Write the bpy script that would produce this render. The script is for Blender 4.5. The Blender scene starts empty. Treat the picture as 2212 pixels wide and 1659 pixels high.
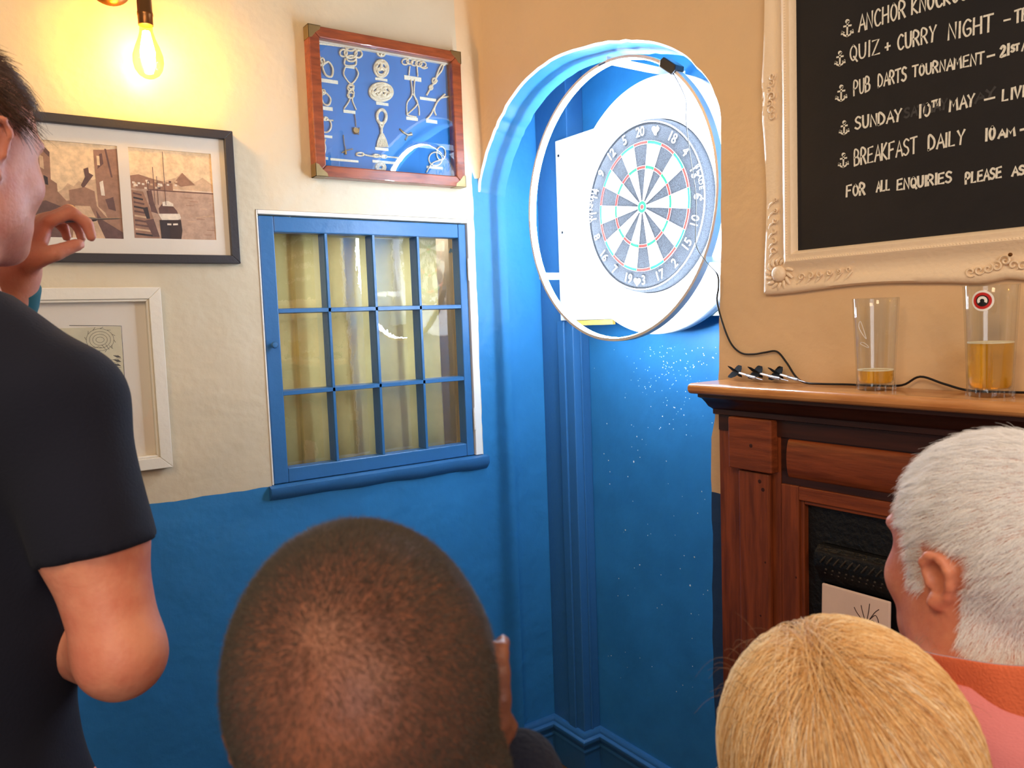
import bpy, bmesh, math, random
import numpy as np
from mathutils import Vector, Matrix
random.seed(7); rng = np.random.default_rng(7)
C = bpy.context.scene.collection
scene = bpy.context.scene

# ---------------------------------------------------------------- camera
CAM = np.array([0.0, 0.0, 1.53])
# world X runs along the left wall towards the corner, world Y along the chimney wall away from us
Fpx = 1720.8
ax = np.array([0.82073928, -0.57013937, -0.03644363]); bk = np.array([-0.56628879, -0.82031197, 0.08003303])
up = np.cross(bk, ax)
cd = bpy.data.cameras.new('camera'); cam = bpy.data.objects.new('camera', cd); C.objects.link(cam)
cam.matrix_world = Matrix(((ax[0], up[0], bk[0], 0), (ax[1], up[1], bk[1], 0), (ax[2], up[2], bk[2], CAM[2]), (0, 0, 0, 1)))
cd.sensor_width = 36; cd.lens = Fpx / 2212 * 36; cd.clip_start = 0.02
cd.dof.use_dof = True; cd.dof.focus_distance = 1.9; cd.dof.aperture_fstop = 11
scene.camera = cam
RR = np.stack([ax, up, bk], axis=1)
def ray(px, py): return RR @ np.array([px - 1106, -(py - 829.5), -Fpx])
def onX(px, py, X): d = ray(px, py); return CAM + d * (X / d[0])
def onY(px, py, Y): d = ray(px, py); return CAM + d * (Y / d[1])
def P(px, py, dep): return CAM + ray(px, py) / Fpx * dep

# ---------------------------------------------------------------- light
w = bpy.data.worlds.new('world'); scene.world = w; w.use_nodes = True
w.node_tree.nodes['Background'].inputs[0].default_value = (1.0, 0.90, 0.78, 1)
w.node_tree.nodes['Background'].inputs[1].default_value = 0.36
def area(name, loc, target, size, power, col):
    l = bpy.data.lights.new(name, 'AREA'); l.energy = power; l.color = col; l.shape = 'RECTANGLE'; l.size, l.size_y = size
    o = bpy.data.objects.new(name, l); C.objects.link(o); o.location = loc
    o.rotation_euler = (Vector(target) - Vector(loc)).to_track_quat('-Z', 'Y').to_euler(); return o
area('warm_ceiling_lamp', (-0.6, 0.1, 2.55), (0.9, 1.2, 1.2), (0.5, 0.5), 14, (1.0, 0.70, 0.42))
area('warm_bar_lamp', (-0.1, -1.3, 2.4), (1.36, 0.5, 1.5), (0.8, 0.5), 16, (1.0, 0.70, 0.42))
area('street_window', (-1.0, -1.9, 1.9), (0.9, 0.9, 1.3), (1.2, 1.2), 21, (0.88, 0.90, 1.0))
scene.view_settings.view_transform = 'Standard'; scene.view_settings.look = 'None'
scene.view_settings.exposure = 0.0; scene.view_settings.gamma = 1; scene.view_settings.use_curve_mapping = False
RING_POWER = 225.0

# ---------------------------------------------------------------- materials
def srgb(r, g, b):
    f = lambda c: (c / 255 / 12.92) if c / 255 <= 0.04045 else ((c / 255 + 0.055) / 1.055) ** 2.4
    return (f(r), f(g), f(b), 1)
def mat(name, col, rough=0.6, metal=0, var=0.0, vscale=8, bump=0, bscale=60, spec=0.5, col2=None, coat=0, trans=0, ior=1.45, stretch=None, sub=0, sheen=0, detail=4):
    m = bpy.data.materials.new(name); m.use_nodes = True; nt = m.node_tree; N = nt.nodes; L = nt.links
    b = N['Principled BSDF']; c = srgb(*col)
    b.inputs['Base Color'].default_value = c; b.inputs['Roughness'].default_value = rough; b.inputs['Metallic'].default_value = metal
    b.inputs['Specular IOR Level'].default_value = spec; b.inputs['Coat Weight'].default_value = coat
    b.inputs['Transmission Weight'].default_value = trans; b.inputs['IOR'].default_value = ior
    b.inputs['Subsurface Weight'].default_value = sub; b.inputs['Subsurface Scale'].default_value = 0.01
    b.inputs['Sheen Weight'].default_value = sheen
    tc = N.new('ShaderNodeTexCoord'); mp = N.new('ShaderNodeMapping'); L.new(tc.outputs['Object'], mp.inputs[0])
    if stretch: mp.inputs['Scale'].default_value = stretch
    if var or col2:
        n = N.new('ShaderNodeTexNoise'); n.inputs['Scale'].default_value = vscale; n.inputs['Detail'].default_value = detail; n.inputs['Roughness'].default_value = 0.6
        L.new(mp.outputs[0], n.inputs['Vector'])
        r = N.new('ShaderNodeValToRGB'); r.color_ramp.elements[0].position = 0.35; r.color_ramp.elements[1].position = 0.65
        c2 = srgb(*col2) if col2 else tuple(min(1, x * (1 + var)) for x in c[:3]) + (1,)
        c1 = c if col2 else tuple(x * (1 - var) for x in c[:3]) + (1,)
        r.color_ramp.elements[0].color = c1; r.color_ramp.elements[1].color = c2
        L.new(n.outputs['Fac'], r.inputs[0]); L.new(r.outputs[0], b.inputs['Base Color'])
    if bump:
        n2 = N.new('ShaderNodeTexNoise'); n2.inputs['Scale'].default_value = bscale; n2.inputs['Detail'].default_value = 5
        L.new(mp.outputs[0], n2.inputs['Vector'])
        bp = N.new('ShaderNodeBump'); bp.inputs['Strength'].default_value = bump; bp.inputs['Distance'].default_value = 0.01
        L.new(n2.outputs['Fac'], bp.inputs['Height']); L.new(bp.outputs[0], b.inputs['Normal'])
    return m
def emit(name, col, s):
    m = bpy.data.materials.new(name); m.use_nodes = True; nt = m.node_tree; nt.nodes.clear()
    e = nt.nodes.new('ShaderNodeEmission'); o = nt.nodes.new('ShaderNodeOutputMaterial')
    e.inputs[0].default_value = srgb(*col); e.inputs[1].default_value = s; nt.links.new(e.outputs[0], o.inputs[0]); return m
def thin_glass(name, tint=(1, 1, 1), ior=1.5, rough=0.0, boost=1.0, bump=0):
    m = bpy.data.materials.new(name); m.use_nodes = True; nt = m.node_tree; nt.nodes.clear(); N = nt.nodes; L = nt.links
    t = N.new('ShaderNodeBsdfTransparent'); t.inputs[0].default_value = (*tint, 1)
    g = N.new('ShaderNodeBsdfGlossy'); g.inputs['Roughness'].default_value = rough
    lw = N.new('ShaderNodeLayerWeight'); lw.inputs[0].default_value = 0.5
    f = N.new('ShaderNodeMath'); f.operation = 'POWER'; f.inputs[1].default_value = 4.0; L.new(lw.outputs['Facing'], f.inputs[0])
    k = N.new('ShaderNodeMath'); k.operation = 'MULTIPLY_ADD'; k.inputs[1].default_value = 0.9 * min(1, boost); k.inputs[2].default_value = 0.06 * boost; k.use_clamp = True
    mx = N.new('ShaderNodeMixShader'); o = N.new('ShaderNodeOutputMaterial')
    L.new(f.outputs[0], k.inputs[0]); L.new(k.outputs[0], mx.inputs[0]); L.new(t.outputs[0], mx.inputs[1]); L.new(g.outputs[0], mx.inputs[2]); L.new(mx.outputs[0], o.inputs[0])
    if bump:
        n = N.new('ShaderNodeTexNoise'); n.inputs['Scale'].default_value = 9; b = N.new('ShaderNodeBump'); b.inputs['Strength'].default_value = bump; b.inputs['Distance'].default_value = 0.01
        L.new(n.outputs[0], b.inputs['Height']); L.new(b.outputs[0], g.inputs['Normal'])
    return m
def paint(name, cream, blue, zline, xline=None):
    """two wall paints meeting along a hand-cut line at the dado height"""
    m = mat(name, cream, rough=0.42, bump=0.0); nt = m.node_tree; N = nt.nodes; L = nt.links; b = N['Principled BSDF']
    g = N.new('ShaderNodeNewGeometry'); s = N.new('ShaderNodeSeparateXYZ'); L.new(g.outputs['Position'], s.inputs[0])
    n = N.new('ShaderNodeTexNoise'); n.inputs['Scale'].default_value = 14; L.new(g.outputs['Position'], n.inputs['Vector'])
    k = N.new('ShaderNodeMath'); k.operation = 'MULTIPLY_ADD'; k.inputs[1].default_value = 0.010; L.new(n.outputs['Fac'], k.inputs[0]); L.new(s.outputs['Z'], k.inputs[2])
    c = N.new('ShaderNodeMath'); c.operation = 'LESS_THAN'; c.inputs[1].default_value = zline; L.new(k.outputs[0], c.inputs[0]); fac = c.outputs[0]
    if xline:
        k2 = N.new('ShaderNodeMath'); k2.operation = 'MULTIPLY_ADD'; k2.inputs[1].default_value = 0.010; L.new(n.outputs['Fac'], k2.inputs[0]); L.new(s.outputs['X'], k2.inputs[2])
        c2 = N.new('ShaderNodeMath'); c2.operation = 'GREATER_THAN'; c2.inputs[1].default_value = xline; L.new(k2.outputs[0], c2.inputs[0])
        mx = N.new('ShaderNodeMath'); mx.operation = 'MAXIMUM'; L.new(fac, mx.inputs[0]); L.new(c2.outputs[0], mx.inputs[1]); fac = mx.outputs[0]
    # slight mottling of each paint
    n3 = N.new('ShaderNodeTexNoise'); n3.inputs['Scale'].default_value = 5; n3.inputs['Detail'].default_value = 6; L.new(g.outputs['Position'], n3.inputs['Vector'])
    def shade(col, v):
        r = N.new('ShaderNodeValToRGB'); r.color_ramp.elements[0].position = 0.3; r.color_ramp.elements[1].position = 0.7
        cc = srgb(*col); r.color_ramp.elements[0].color = tuple(x * (1 - v) for x in cc[:3]) + (1,); r.color_ramp.elements[1].color = tuple(min(1, x * (1 + v)) for x in cc[:3]) + (1,)
        L.new(n3.outputs[0], r.inputs[0]); return r.outputs[0]
    mc = N.new('ShaderNodeMix'); mc.data_type = 'RGBA'; L.new(fac, mc.inputs[0]); L.new(shade(cream, 0.03), mc.inputs[6]); L.new(shade(blue, 0.08), mc.inputs[7])
    L.new(mc.outputs[2], b.inputs['Base Color'])
    n1 = N.new('ShaderNodeTexNoise'); n1.inputs['Scale'].default_value = 9; n1.inputs['Detail'].default_value = 3; L.new(g.outputs['Position'], n1.inputs['Vector'])
    n2 = N.new('ShaderNodeTexNoise'); n2.inputs['Scale'].default_value = 45; n2.inputs['Detail'].default_value = 6; L.new(g.outputs['Position'], n2.inputs['Vector'])
    b1 = N.new('ShaderNodeBump'); b1.inputs['Strength'].default_value = 0.55; b1.inputs['Distance'].default_value = 0.012; L.new(n1.outputs[0], b1.inputs['Height'])
    b2 = N.new('ShaderNodeBump'); b2.inputs['Strength'].default_value = 0.22; b2.inputs['Distance'].default_value = 0.006; L.new(n2.outputs[0], b2.inputs['Height']); L.new(b1.outputs[0], b2.inputs['Normal'])
    L.new(b2.outputs[0], b.inputs['Normal'])
    return m
CREAM = (220, 186, 144); BLUE = (44, 117, 170)
M = {}
M['wall_left'] = paint('cream_and_blue_paint', (204, 188, 158), BLUE, 1.113, 1.345)
M['wall_right'] = paint('cream_and_shaded_blue_paint', CREAM, (42, 66, 104), 1.135)  # same paints as the left wall; its shade is put into the darker blue
M['cream'] = mat('cream_paint', (236, 228, 212), 0.45, bump=0.3, bscale=30)
M['blue'] = mat('blue_gloss_paint', BLUE, 0.38, var=0.08, bump=0.25, bscale=12)
M['blue_smooth'] = mat('blue_joinery_paint', (48, 100, 148), 0.33, bump=0.12, bscale=40)
M['white_trim'] = mat('white_trim_paint', (228, 224, 214), 0.4, bump=0.2, bscale=25)
M['floor'] = mat('dark_floor_boards', (88, 60, 40), 0.4, var=0.3, stretch=(2, 20, 1))
M['wood'] = mat('stained_pine', (104, 48, 24), 0.38, col2=(142, 70, 36), vscale=5, stretch=(4, 1.0, 14), bump=0.1, bscale=30)
M['wood_v'] = mat('stained_pine_upright', (98, 46, 24), 0.38, col2=(138, 68, 35), vscale=5, stretch=(14, 14, 1.2), bump=0.1, bscale=30)
M['wood_shelf'] = mat('worn_pine_shelf', (176, 112, 58), 0.28, col2=(206, 146, 88), vscale=6, stretch=(8, 1.0, 8), coat=0.3)
M['wood_dark'] = mat('dark_stained_pine', (46, 24, 18), 0.35, col2=(66, 34, 24), vscale=5, stretch=(8, 1, 14))
M['mahogany'] = mat('mahogany', (112, 50, 28), 0.3, col2=(146, 70, 36), vscale=6, stretch=(2, 8, 14), coat=0.4)
M['knot'] = mat('pine_knot', (60, 26, 14), 0.4, var=0.2)
M['black_iron'] = mat('black_cast_iron', (17, 18, 20), 0.45, bump=0.4, bscale=80)
M['brass'] = mat('aged_brass', (150, 128, 88), 0.35, metal=0.8, var=0.2)
M['brass_dull'] = mat('dull_bronze', (128, 84, 46), 0.32, metal=0.9, var=0.15)
M['black'] = mat('black_plastic', (20, 21, 24), 0.4, bump=0.05)
M['frame_dark'] = mat('dark_grey_frame', (46, 42, 44), 0.45, bump=0.1, bscale=90)
M['off_white'] = mat('off_white_frame', (226, 218, 200), 0.45, bump=0.1)
M['mount'] = mat('mount_card', (232, 222, 206), 0.8, bump=0.05)
M['chalkboard'] = mat('chalkboard', (27, 26, 29), 0.6, col2=(36, 33, 34), vscale=3, spec=0.3, bump=0.08, bscale=50)
M['chalk'] = mat('chalk_ink', (226, 222, 208), 0.9, var=0.12, vscale=300)
M['ghost'] = mat('rubbed_chalk', (62, 60, 60), 0.9, var=0.3, vscale=100)
M['ornate'] = mat('ivory_frame', (238, 214, 182), 0.42, bump=0.15, bscale=120)
M['glass'] = thin_glass('window_glass', (0.97, 0.985, 0.97), 1.52, 0.0, 2.6, bump=0.008)
M['pic_glass'] = thin_glass('picture_glass', (0.98, 0.98, 0.98), 1.5, 0.02, 1.2)
M['beer_glass'] = thin_glass('pint_glass', (0.975, 0.98, 0.97), 1.5, 0.02, 1.0)
M['white_eva'] = mat('white_surround_foam', (240, 242, 244), 0.6, bump=0.08, bscale=200)
M['sisal_black'] = mat('black_sisal', (52, 55, 60), 0.85, var=0.5, vscale=400, bump=0.3, bscale=500)
M['sisal_white'] = mat('pale_sisal', (232, 226, 204), 0.85, var=0.08, vscale=400, bump=0.3, bscale=500)
M['sisal_red'] = mat('red_sisal', (196, 44, 32), 0.8, var=0.15, vscale=400)
M['sisal_green'] = mat('green_sisal', (22, 138, 84), 0.8, var=0.15, vscale=400)
M['wire'] = mat('steel_wire', (190, 192, 196), 0.3, metal=0.7)
M['numwire'] = mat('white_number_wire', (235, 236, 238), 0.35)
M['print_grey'] = mat('grey_print', (78, 96, 124), 0.6)
M['print_faint'] = mat('faint_grey_print', (196, 200, 206), 0.6)
M['alu'] = mat('brushed_aluminium', (224, 210, 196), 0.42, metal=0.35, bump=0.05)
M['panel'] = mat('pale_backing_board', (212, 220, 214), 0.5, var=0.03)
M['yellow_wood'] = mat('raw_yellow_timber', (224, 180, 84), 0.6, var=0.15, stretch=(1, 10, 10))
M['curtain'] = mat('cream_curtain', (226, 206, 138), 0.9, var=0.04, vscale=20)
M['case_blue'] = mat('blue_case_backing', (44, 118, 190), 0.7, var=0.06)
M['rope'] = mat('cotton_rope', (240, 230, 204), 0.85, var=0.12, vscale=250, bump=0.5, bscale=400)
M['tag'] = mat('cream_name_strip', (232, 230, 212), 0.7, var=0.1, vscale=300)
M['navy'] = mat('navy_cotton', (10, 13, 30), 0.95, var=0.2, vscale=3, bump=0.12, bscale=300)
M['navy_fleece'] = mat('navy_fleece', (12, 15, 34), 0.95, var=0.2, vscale=4, bump=0.4, bscale=250)
M['teal'] = mat('teal_band', (20, 92, 104), 0.8, var=0.1)
M['jeans'] = mat('dark_denim', (34, 44, 66), 0.9, var=0.15, vscale=30)
M['skin'] = mat('skin', (214, 142, 112), 0.5, col2=(200, 118, 92), vscale=22, bump=0.08, bscale=160, sub=0.12)
M['skin_tan'] = mat('reddish_skin', (206, 134, 102), 0.48, col2=(188, 108, 84), vscale=18, bump=0.08, bscale=160, sub=0.12)
M['skin_scalp'] = mat('buzzed_scalp_skin', (140, 84, 58), 0.5, col2=(108, 64, 48), vscale=16, bump=0.15, bscale=90, sub=0.06)
M['eye'] = mat('eye_white', (228, 222, 214), 0.2, var=0.03); M['iris'] = mat('iris', (70, 52, 40), 0.2, var=0.1)
M['beer'] = mat('amber_beer', (255, 206, 70), 0.10, trans=0.8, ior=1.33, spec=0.4)
M['foam'] = mat('beer_foam', (238, 228, 196), 0.9, var=0.05)
M['shoe'] = mat('dark_leather', (30, 26, 26), 0.4, var=0.1)

# ---------------------------------------------------------------- mesh tools
OFF = {}
class MB:
    def __init__(s): s.v = []; s.f = []; s.mi = []; s.cur = 0
    def poly(s, pts):
        i = len(s.v); s.v += [tuple(map(float, p)) for p in pts]; s.f.append(tuple(range(i, i + len(pts)))); s.mi.append(s.cur); return s
    def mesh(s, vs, fs):
        i = len(s.v); s.v += [tuple(map(float, p)) for p in vs]
        for f in fs: s.f.append(tuple(i + k for k in f)); s.mi.append(s.cur)
        return s
    def box(s, x0, x1, y0, y1, z0, z1):
        vs = [(x, y, z) for z in (z0, z1) for y in (y0, y1) for x in (x0, x1)]
        return s.mesh(vs, [(0, 2, 3, 1), (4, 5, 7, 6), (0, 1, 5, 4), (2, 6, 7, 3), (0, 4, 6, 2), (1, 3, 7, 5)])
    def prism(s, pts, d):
        """closed solid: polygon pts pushed by vector d"""
        n = len(pts); a = [np.array(p, float) for p in pts]; b = [p + np.array(d) for p in a]
        return s.mesh(a + b, [tuple(range(n - 1, -1, -1)), tuple(range(n, 2 * n))] + [(i, (i + 1) % n, n + (i + 1) % n, n + i) for i in range(n)])
    def tube(s, pts, r, n=8, closed=False, caps=True, flat=1.0):
        pts = [np.array(p, float) for p in pts]; m = len(pts); rs = r if hasattr(r, '__len__') else [r] * m
        ref = None; rings = []
        for i, p in enumerate(pts):
            a = pts[(i - 1) % m] if (closed or i > 0) else p; b = pts[(i + 1) % m] if (closed or i < m - 1) else p
            t = b - a; t /= (np.linalg.norm(t) + 1e-12)
            if ref is None: ref = np.array([0, 0, 1.0]) if abs(t[2]) < 0.9 else np.array([1.0, 0, 0])
            u = ref - t * (ref @ t); u /= (np.linalg.norm(u) + 1e-12); ref = u; v = np.cross(t, u)
            rings.append([p + rs[i] * (math.cos(k * 2 * math.pi / n) * u + math.sin(k * 2 * math.pi / n) * v * flat) for k in range(n)])
        vs = [q for g in rings for q in g]; fs = []
        for i in range(m if closed else m - 1):
            j = (i + 1) % m
            for k in range(n): fs.append((i * n + k, i * n + (k + 1) % n, j * n + (k + 1) % n, j * n + k))
        if caps and not closed: fs += [tuple(range(n - 1, -1, -1)), tuple((m - 1) * n + k for k in range(n))]
        return s.mesh(vs, fs)
    def lathe(s, prof, c, axis=(0, 0, 1), n=32, a0=0, a1=2 * math.pi):
        """profile = (radius, height) pairs about an axis through c"""
        c = np.array(c, float); A = np.array(axis, float); A /= np.linalg.norm(A)
        u = np.cross(A, [0, 0, 1.0]) if abs(A[2]) < 0.9 else np.array([1.0, 0, 0]); u /= np.linalg.norm(u); v = np.cross(A, u)
        full = abs(a1 - a0 - 2 * math.pi) < 1e-6; m = n if full else n + 1; vs = []; fs = []
        for k in range(m):
            t = a0 + (a1 - a0) * k / n
            for r, h in prof: vs.append(c + A * h + r * (math.cos(t) * u + math.sin(t) * v))
        q = len(prof)
        for k in range(n):
            j = (k + 1) % m
            for i in range(q - 1): fs.append((k * q + i, j * q + i, j * q + i + 1, k * q + i + 1))
        return s.mesh(vs, fs)
    def ribbon(s, pts, wd, nrm, th=0.0006):
        """flat stroke lying on a surface with normal nrm"""
        pts = [np.array(p, float) for p in pts]; nn = np.array(nrm, float); m = len(pts)
        if m < 2: return s
        L_, R_ = [], []
        for i, p in enumerate(pts):
            t = pts[min(m - 1, i + 1)] - pts[max(0, i - 1)]; t /= (np.linalg.norm(t) + 1e-12)
            sd = np.cross(t, nn) * wd / 2; e = t * wd * 0.35 * (-1 if i == 0 else 1 if i == m - 1 else 0)
            L_.append(p + sd + e + nn * th); R_.append(p - sd + e + nn * th)
        vs = L_ + R_ + [q - nn * th for q in L_] + [q - nn * th for q in R_]; fs = []
        for i in range(m - 1):
            fs += [(i, i + 1, m + i + 1, m + i), (2 * m + i, 2 * m + i + 1, i + 1, i), (m + i, m + i + 1, 3 * m + i + 1, 3 * m + i)]
        fs += [(0, m, 3 * m, 2 * m), (m - 1, 3 * m - 1, 4 * m - 1, 2 * m - 1)]
        return s.mesh(vs, fs)
    def build(s, name, m, parent=None, smooth=0, bevel=0, kind=None, label=None, mats=None, seg=2):
        vs = np.array(s.v, float); base = np.zeros(3)
        if parent is not None: base = OFF[parent.name]
        else: base = np.array([(vs[:, 0].min() + vs[:, 0].max()) / 2, (vs[:, 1].min() + vs[:, 1].max()) / 2, vs[:, 2].min()])
        me = bpy.data.meshes.new(name); me.from_pydata([tuple(p) for p in (vs - base)], [], s.f); me.update()
        for mm in (mats or [m]): me.materials.append(mm)
        if mats: me.polygons.foreach_set('material_index', s.mi)
        bm = bmesh.new(); bm.from_mesh(me); bmesh.ops.remove_doubles(bm, verts=bm.verts, dist=1e-6); bmesh.ops.recalc_face_normals(bm, faces=bm.faces); bm.to_mesh(me); bm.free()
        if smooth:
            me.polygons.foreach_set('use_smooth', [True] * len(me.polygons)); me.set_sharp_from_angle(angle=math.radians(smooth))
        o = bpy.data.objects.new(name, me); C.objects.link(o)
        if parent is not None: o.parent = parent
        else: o.location = base
        OFF[o.name] = base
        if bevel:
            b = o.modifiers.new('bevel', 'BEVEL'); b.width = bevel; b.segments = seg; b.limit_method = 'ANGLE'; b.angle_limit = 0.6
        if kind: o['kind'] = kind
        if label: o['label'] = label
        return o
def tag(o, label, cat, group=None):
    o['label'] = label; o['category'] = cat
    if group: o['group'] = group
    return o
def thing(name, loc, label=None, cat=None, group=None, kind=None):
    o = bpy.data.objects.new(name, None); C.objects.link(o); o.location = loc; o.empty_display_size = 0.05; OFF[o.name] = np.array(loc, float)
    if label: tag(o, label, cat, group)
    if kind: o['kind'] = kind
    return o
def smoothpath(pts, n=8, closed=False):
    """Catmull-Rom through the points"""
    p = [np.array(q, float) for q in pts]; m = len(p); out = []
    for i in range(m if closed else m - 1):
        g = (lambda k: p[k % m]) if closed else (lambda k: p[max(0, min(m - 1, k))])
        a, b, c, d = g(i - 1), g(i), g(i + 1), g(i + 2)
        for k in range(n):
            t = k / n; out.append(0.5 * ((2 * b) + (-a + c) * t + (2 * a - 5 * b + 4 * c - d) * t * t + (-a + 3 * b - 3 * c + d) * t ** 3))
    if not closed: out.append(p[-1])
    return out
def text_mesh(txt, size, world, name, m, parent, depth=0.0006, xs=1.0, spacing=1.0):
    """lettering as a thin solid; world = function (u, v) -> point with lift"""
    cu = bpy.data.curves.new(name, 'FONT'); cu.body = txt; cu.size = size; cu.align_x = 'CENTER'; cu.align_y = 'CENTER'; cu.space_character = spacing; cu.resolution_u = 3
    to = bpy.data.objects.new(name, cu); C.objects.link(to); dg = bpy.context.evaluated_depsgraph_get(); dg.update()
    me = bpy.data.meshes.new_from_object(to.evaluated_get(dg)); bpy.data.objects.remove(to); bpy.data.curves.remove(cu)
    mb = MB(); mb.mesh([world(v.co.x * xs, v.co.y, depth) for v in me.vertices], [tuple(p.vertices) for p in me.polygons]); bpy.data.meshes.remove(me)
    return mb.build(name, m, parent)

YL, XR, XB = 2.116, 1.36, 1.68     # left wall, chimney wall, back of the alcove
# ================================================================ setting
# --- floor
MB().box(-2.2, 1.9, -2.2, 2.5, -0.05, 0).build('floor', M['floor'], kind='structure')
# --- left wall with the cupboard window opening
mb = MB()
wx0, wx1, wz0, wz1 = 0.664, 1.338, 1.098, 1.844
xs = [-2.2, -0.5, 0.0, 0.3, wx0, wx1, 1.46]; zs = [0, 0.6, wz0, wz1, 2.3, 2.7]
for i in range(len(xs) - 1):
    for j in range(len(zs) - 1):
        if xs[i] == wx0 and zs[j] == wz0: continue
        mb.poly([(xs[i], YL, zs[j]), (xs[i + 1], YL, zs[j]), (xs[i + 1], YL, zs[j + 1]), (xs[i], YL, zs[j + 1])])
for (a, b, c, d) in ((wx0, wz0, wx0, wz1), (wx0, wz1, wx1, wz1), (wx1, wz1, wx1, wz0), (wx1, wz0, wx0, wz0)):   # reveal
    mb.poly([(a, YL, b), (c, YL, d), (c, YL + 0.16, d), (a, YL + 0.16, b)])
# far side, ends
mb.poly([(-2.2, YL, 0), (-2.2, YL, 2.7), (-2.2, YL + 0.16, 2.7), (-2.2, YL + 0.16, 0)])
mb.poly([(1.46, YL, 0), (1.46, YL, 2.7), (1.46, YL + 0.03, 2.7), (1.46, YL + 0.03, 0)])
mb.poly([(-2.2, YL, 2.7), (1.46, YL, 2.7), (1.46, YL + 0.16, 2.7), (-2.2, YL + 0.16, 2.7)])
# alcove side beyond the jamb, set back a little
mb.poly([(1.46, YL + 0.03, 0), (XB + 0.1, YL + 0.03, 0), (XB + 0.1, YL + 0.03, 2.7), (1.46, YL + 0.03, 2.7)])
wl = mb.build('wall_left', M['wall_left'], kind='structure')
# --- rounded plaster cove in the corner above the arch
mb = MB(); rows = []
for z, r in ((1.97, 0.012), (2.02, 0.03), (2.1, 0.045), (2.25, 0.055), (2.45, 0.06), (2.7, 0.06)):
    rows.append([(XR - r + r * math.sin(t), YL - r + r * math.cos(t), z) for t in np.linspace(0, math.pi / 2, 9)])
for a, b in zip(rows, rows[1:]):
    for k in range(8): mb.poly([a[k], a[k + 1], b[k + 1], b[k]])
mb.build('trim_1', M['wall_right'], kind='structure', smooth=60)
# --- chimney wall with the arch
arch = [(1.212, 0.0), (1.206, 0.3), (1.202, 0.48), (1.209, 0.7), (1.207, 0.875), (1.203, 1.0), (1.204, 1.132), (1.202, 1.237), (1.191, 1.30), (1.179, 1.373), (1.176, 1.44), (1.174, 1.505), (1.168, 1.65), (1.164, 1.80),
        (1.162, 1.936), (1.171, 1.981), (1.202, 2.033), (1.253, 2.091), (1.308, 2.129), (1.366, 2.156), (1.443, 2.182), (1.526, 2.201), (1.615, 2.214), (1.711, 2.22), (1.816, 2.206), (1.907, 2.173),
        (1.982, 2.124), (2.022, 2.086), (2.063, 2.039), (2.100, 1.976), (2.114, 1.93)]
fine = []
for q in smoothpath([(a, b, 0) for a, b in arch], 4):
    j = rng.normal(0, 0.0011, 2); fine.append((q[0] + j[0], q[1] + j[1]))
fine[-1] = (2.116, 1.93)
mb = MB()
out = []
for i, (y, z) in enumerate(fine):       # the front edge stands 5 mm outside the soffit edge: a knocked, rounded arris
    a = np.array(fine[max(0, i - 1)]); b = np.array(fine[min(len(fine) - 1, i + 1)]); t = b - a; t /= np.linalg.norm(t)
    nrm = np.array([-t[1], t[0]]);  # points to outside (right side going up => -y)
    cdir = np.array([1.63, 1.75 if z > 1.75 else z]) - np.array([y, z])
    if nrm @ cdir > 0: nrm = -nrm
    k = 0.005 if i < len(fine) - 1 else 0
    out.append((y + nrm[0] * k, min(z + nrm[1] * k, 2.3)))
out = [(min(y, 2.116), z) for y, z in out]
loop = [(XR, -2.2, 0)] + [(XR, y, z) for y, z in out] + [(XR, 2.116, 2.7), (XR, -2.2, 2.7)]
mb.poly(loop)
wr_front = mb.build('wall_right', M['wall_right'], kind='structure')
mb = MB()
for i in range(len(fine) - 1):
    (y0, z0), (y1, z1) = fine[i], fine[i + 1]; (a0, b0), (a1, b1) = out[i], out[i + 1]
    mb.cur = 0; mb.poly([(XR, a0, b0), (XR, a1, b1), (XR + 0.007, y1, z1), (XR + 0.007, y0, z0)])
    mb.cur = 1; mb.poly([(XR + 0.007, y0, z0), (XR + 0.007, y1, z1), (XR + 0.1, y1 - 0.0, z1 - 0.012 * (z1 > 1.9)), (XR + 0.1, y0, z0 - 0.012 * (z0 > 1.9))])
ar = mb.build('arch_reveal', None, wr_front, mats=[M['cream'], M['blue']], smooth=30)
# --- alcove: back, right side, head, boxed-in corner
MB().box(XB, XB + 0.1, 0.95, YL + 0.03, 0, 2.7).build('wall_back', M['blue'], kind='structure')
mb = MB(); mb.box(XR + 0.1, XB, 0.98, 1.10, 0, 2.7); mb.box(XR + 0.1, XB, 1.10, YL + 0.03, 2.42, 2.5)
# inner face of the arch wall, so that light does not leak
lp = [(XR + 0.1, y, z - 0.012 * (z > 1.9)) for y, z in fine]
mb.poly([(XR + 0.1, 1.1, 0)] + lp + [(XR + 0.1, YL + 0.03, 1.93), (XR + 0.1, YL + 0.03, 2.5), (XR + 0.1, 1.1, 2.5)])
mb.build('wall_alcove', M['blue'], kind='structure')
mb = MB(); mb.box(1.611, XB, 1.983, YL + 0.03, 0, 2.42); mb.build('trim_2', M['blue_smooth'], kind='structure', bevel=0.003)
mb = MB(); mb.box(1.603, 1.611, 2.02, 2.052, 0.15, 1.52); mb.box(1.64, 1.648, 1.979, 1.983, 0.15, 1.52); mb.build('trim_3', M['blue_smooth'], kind='structure', bevel=0.0015)
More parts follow.
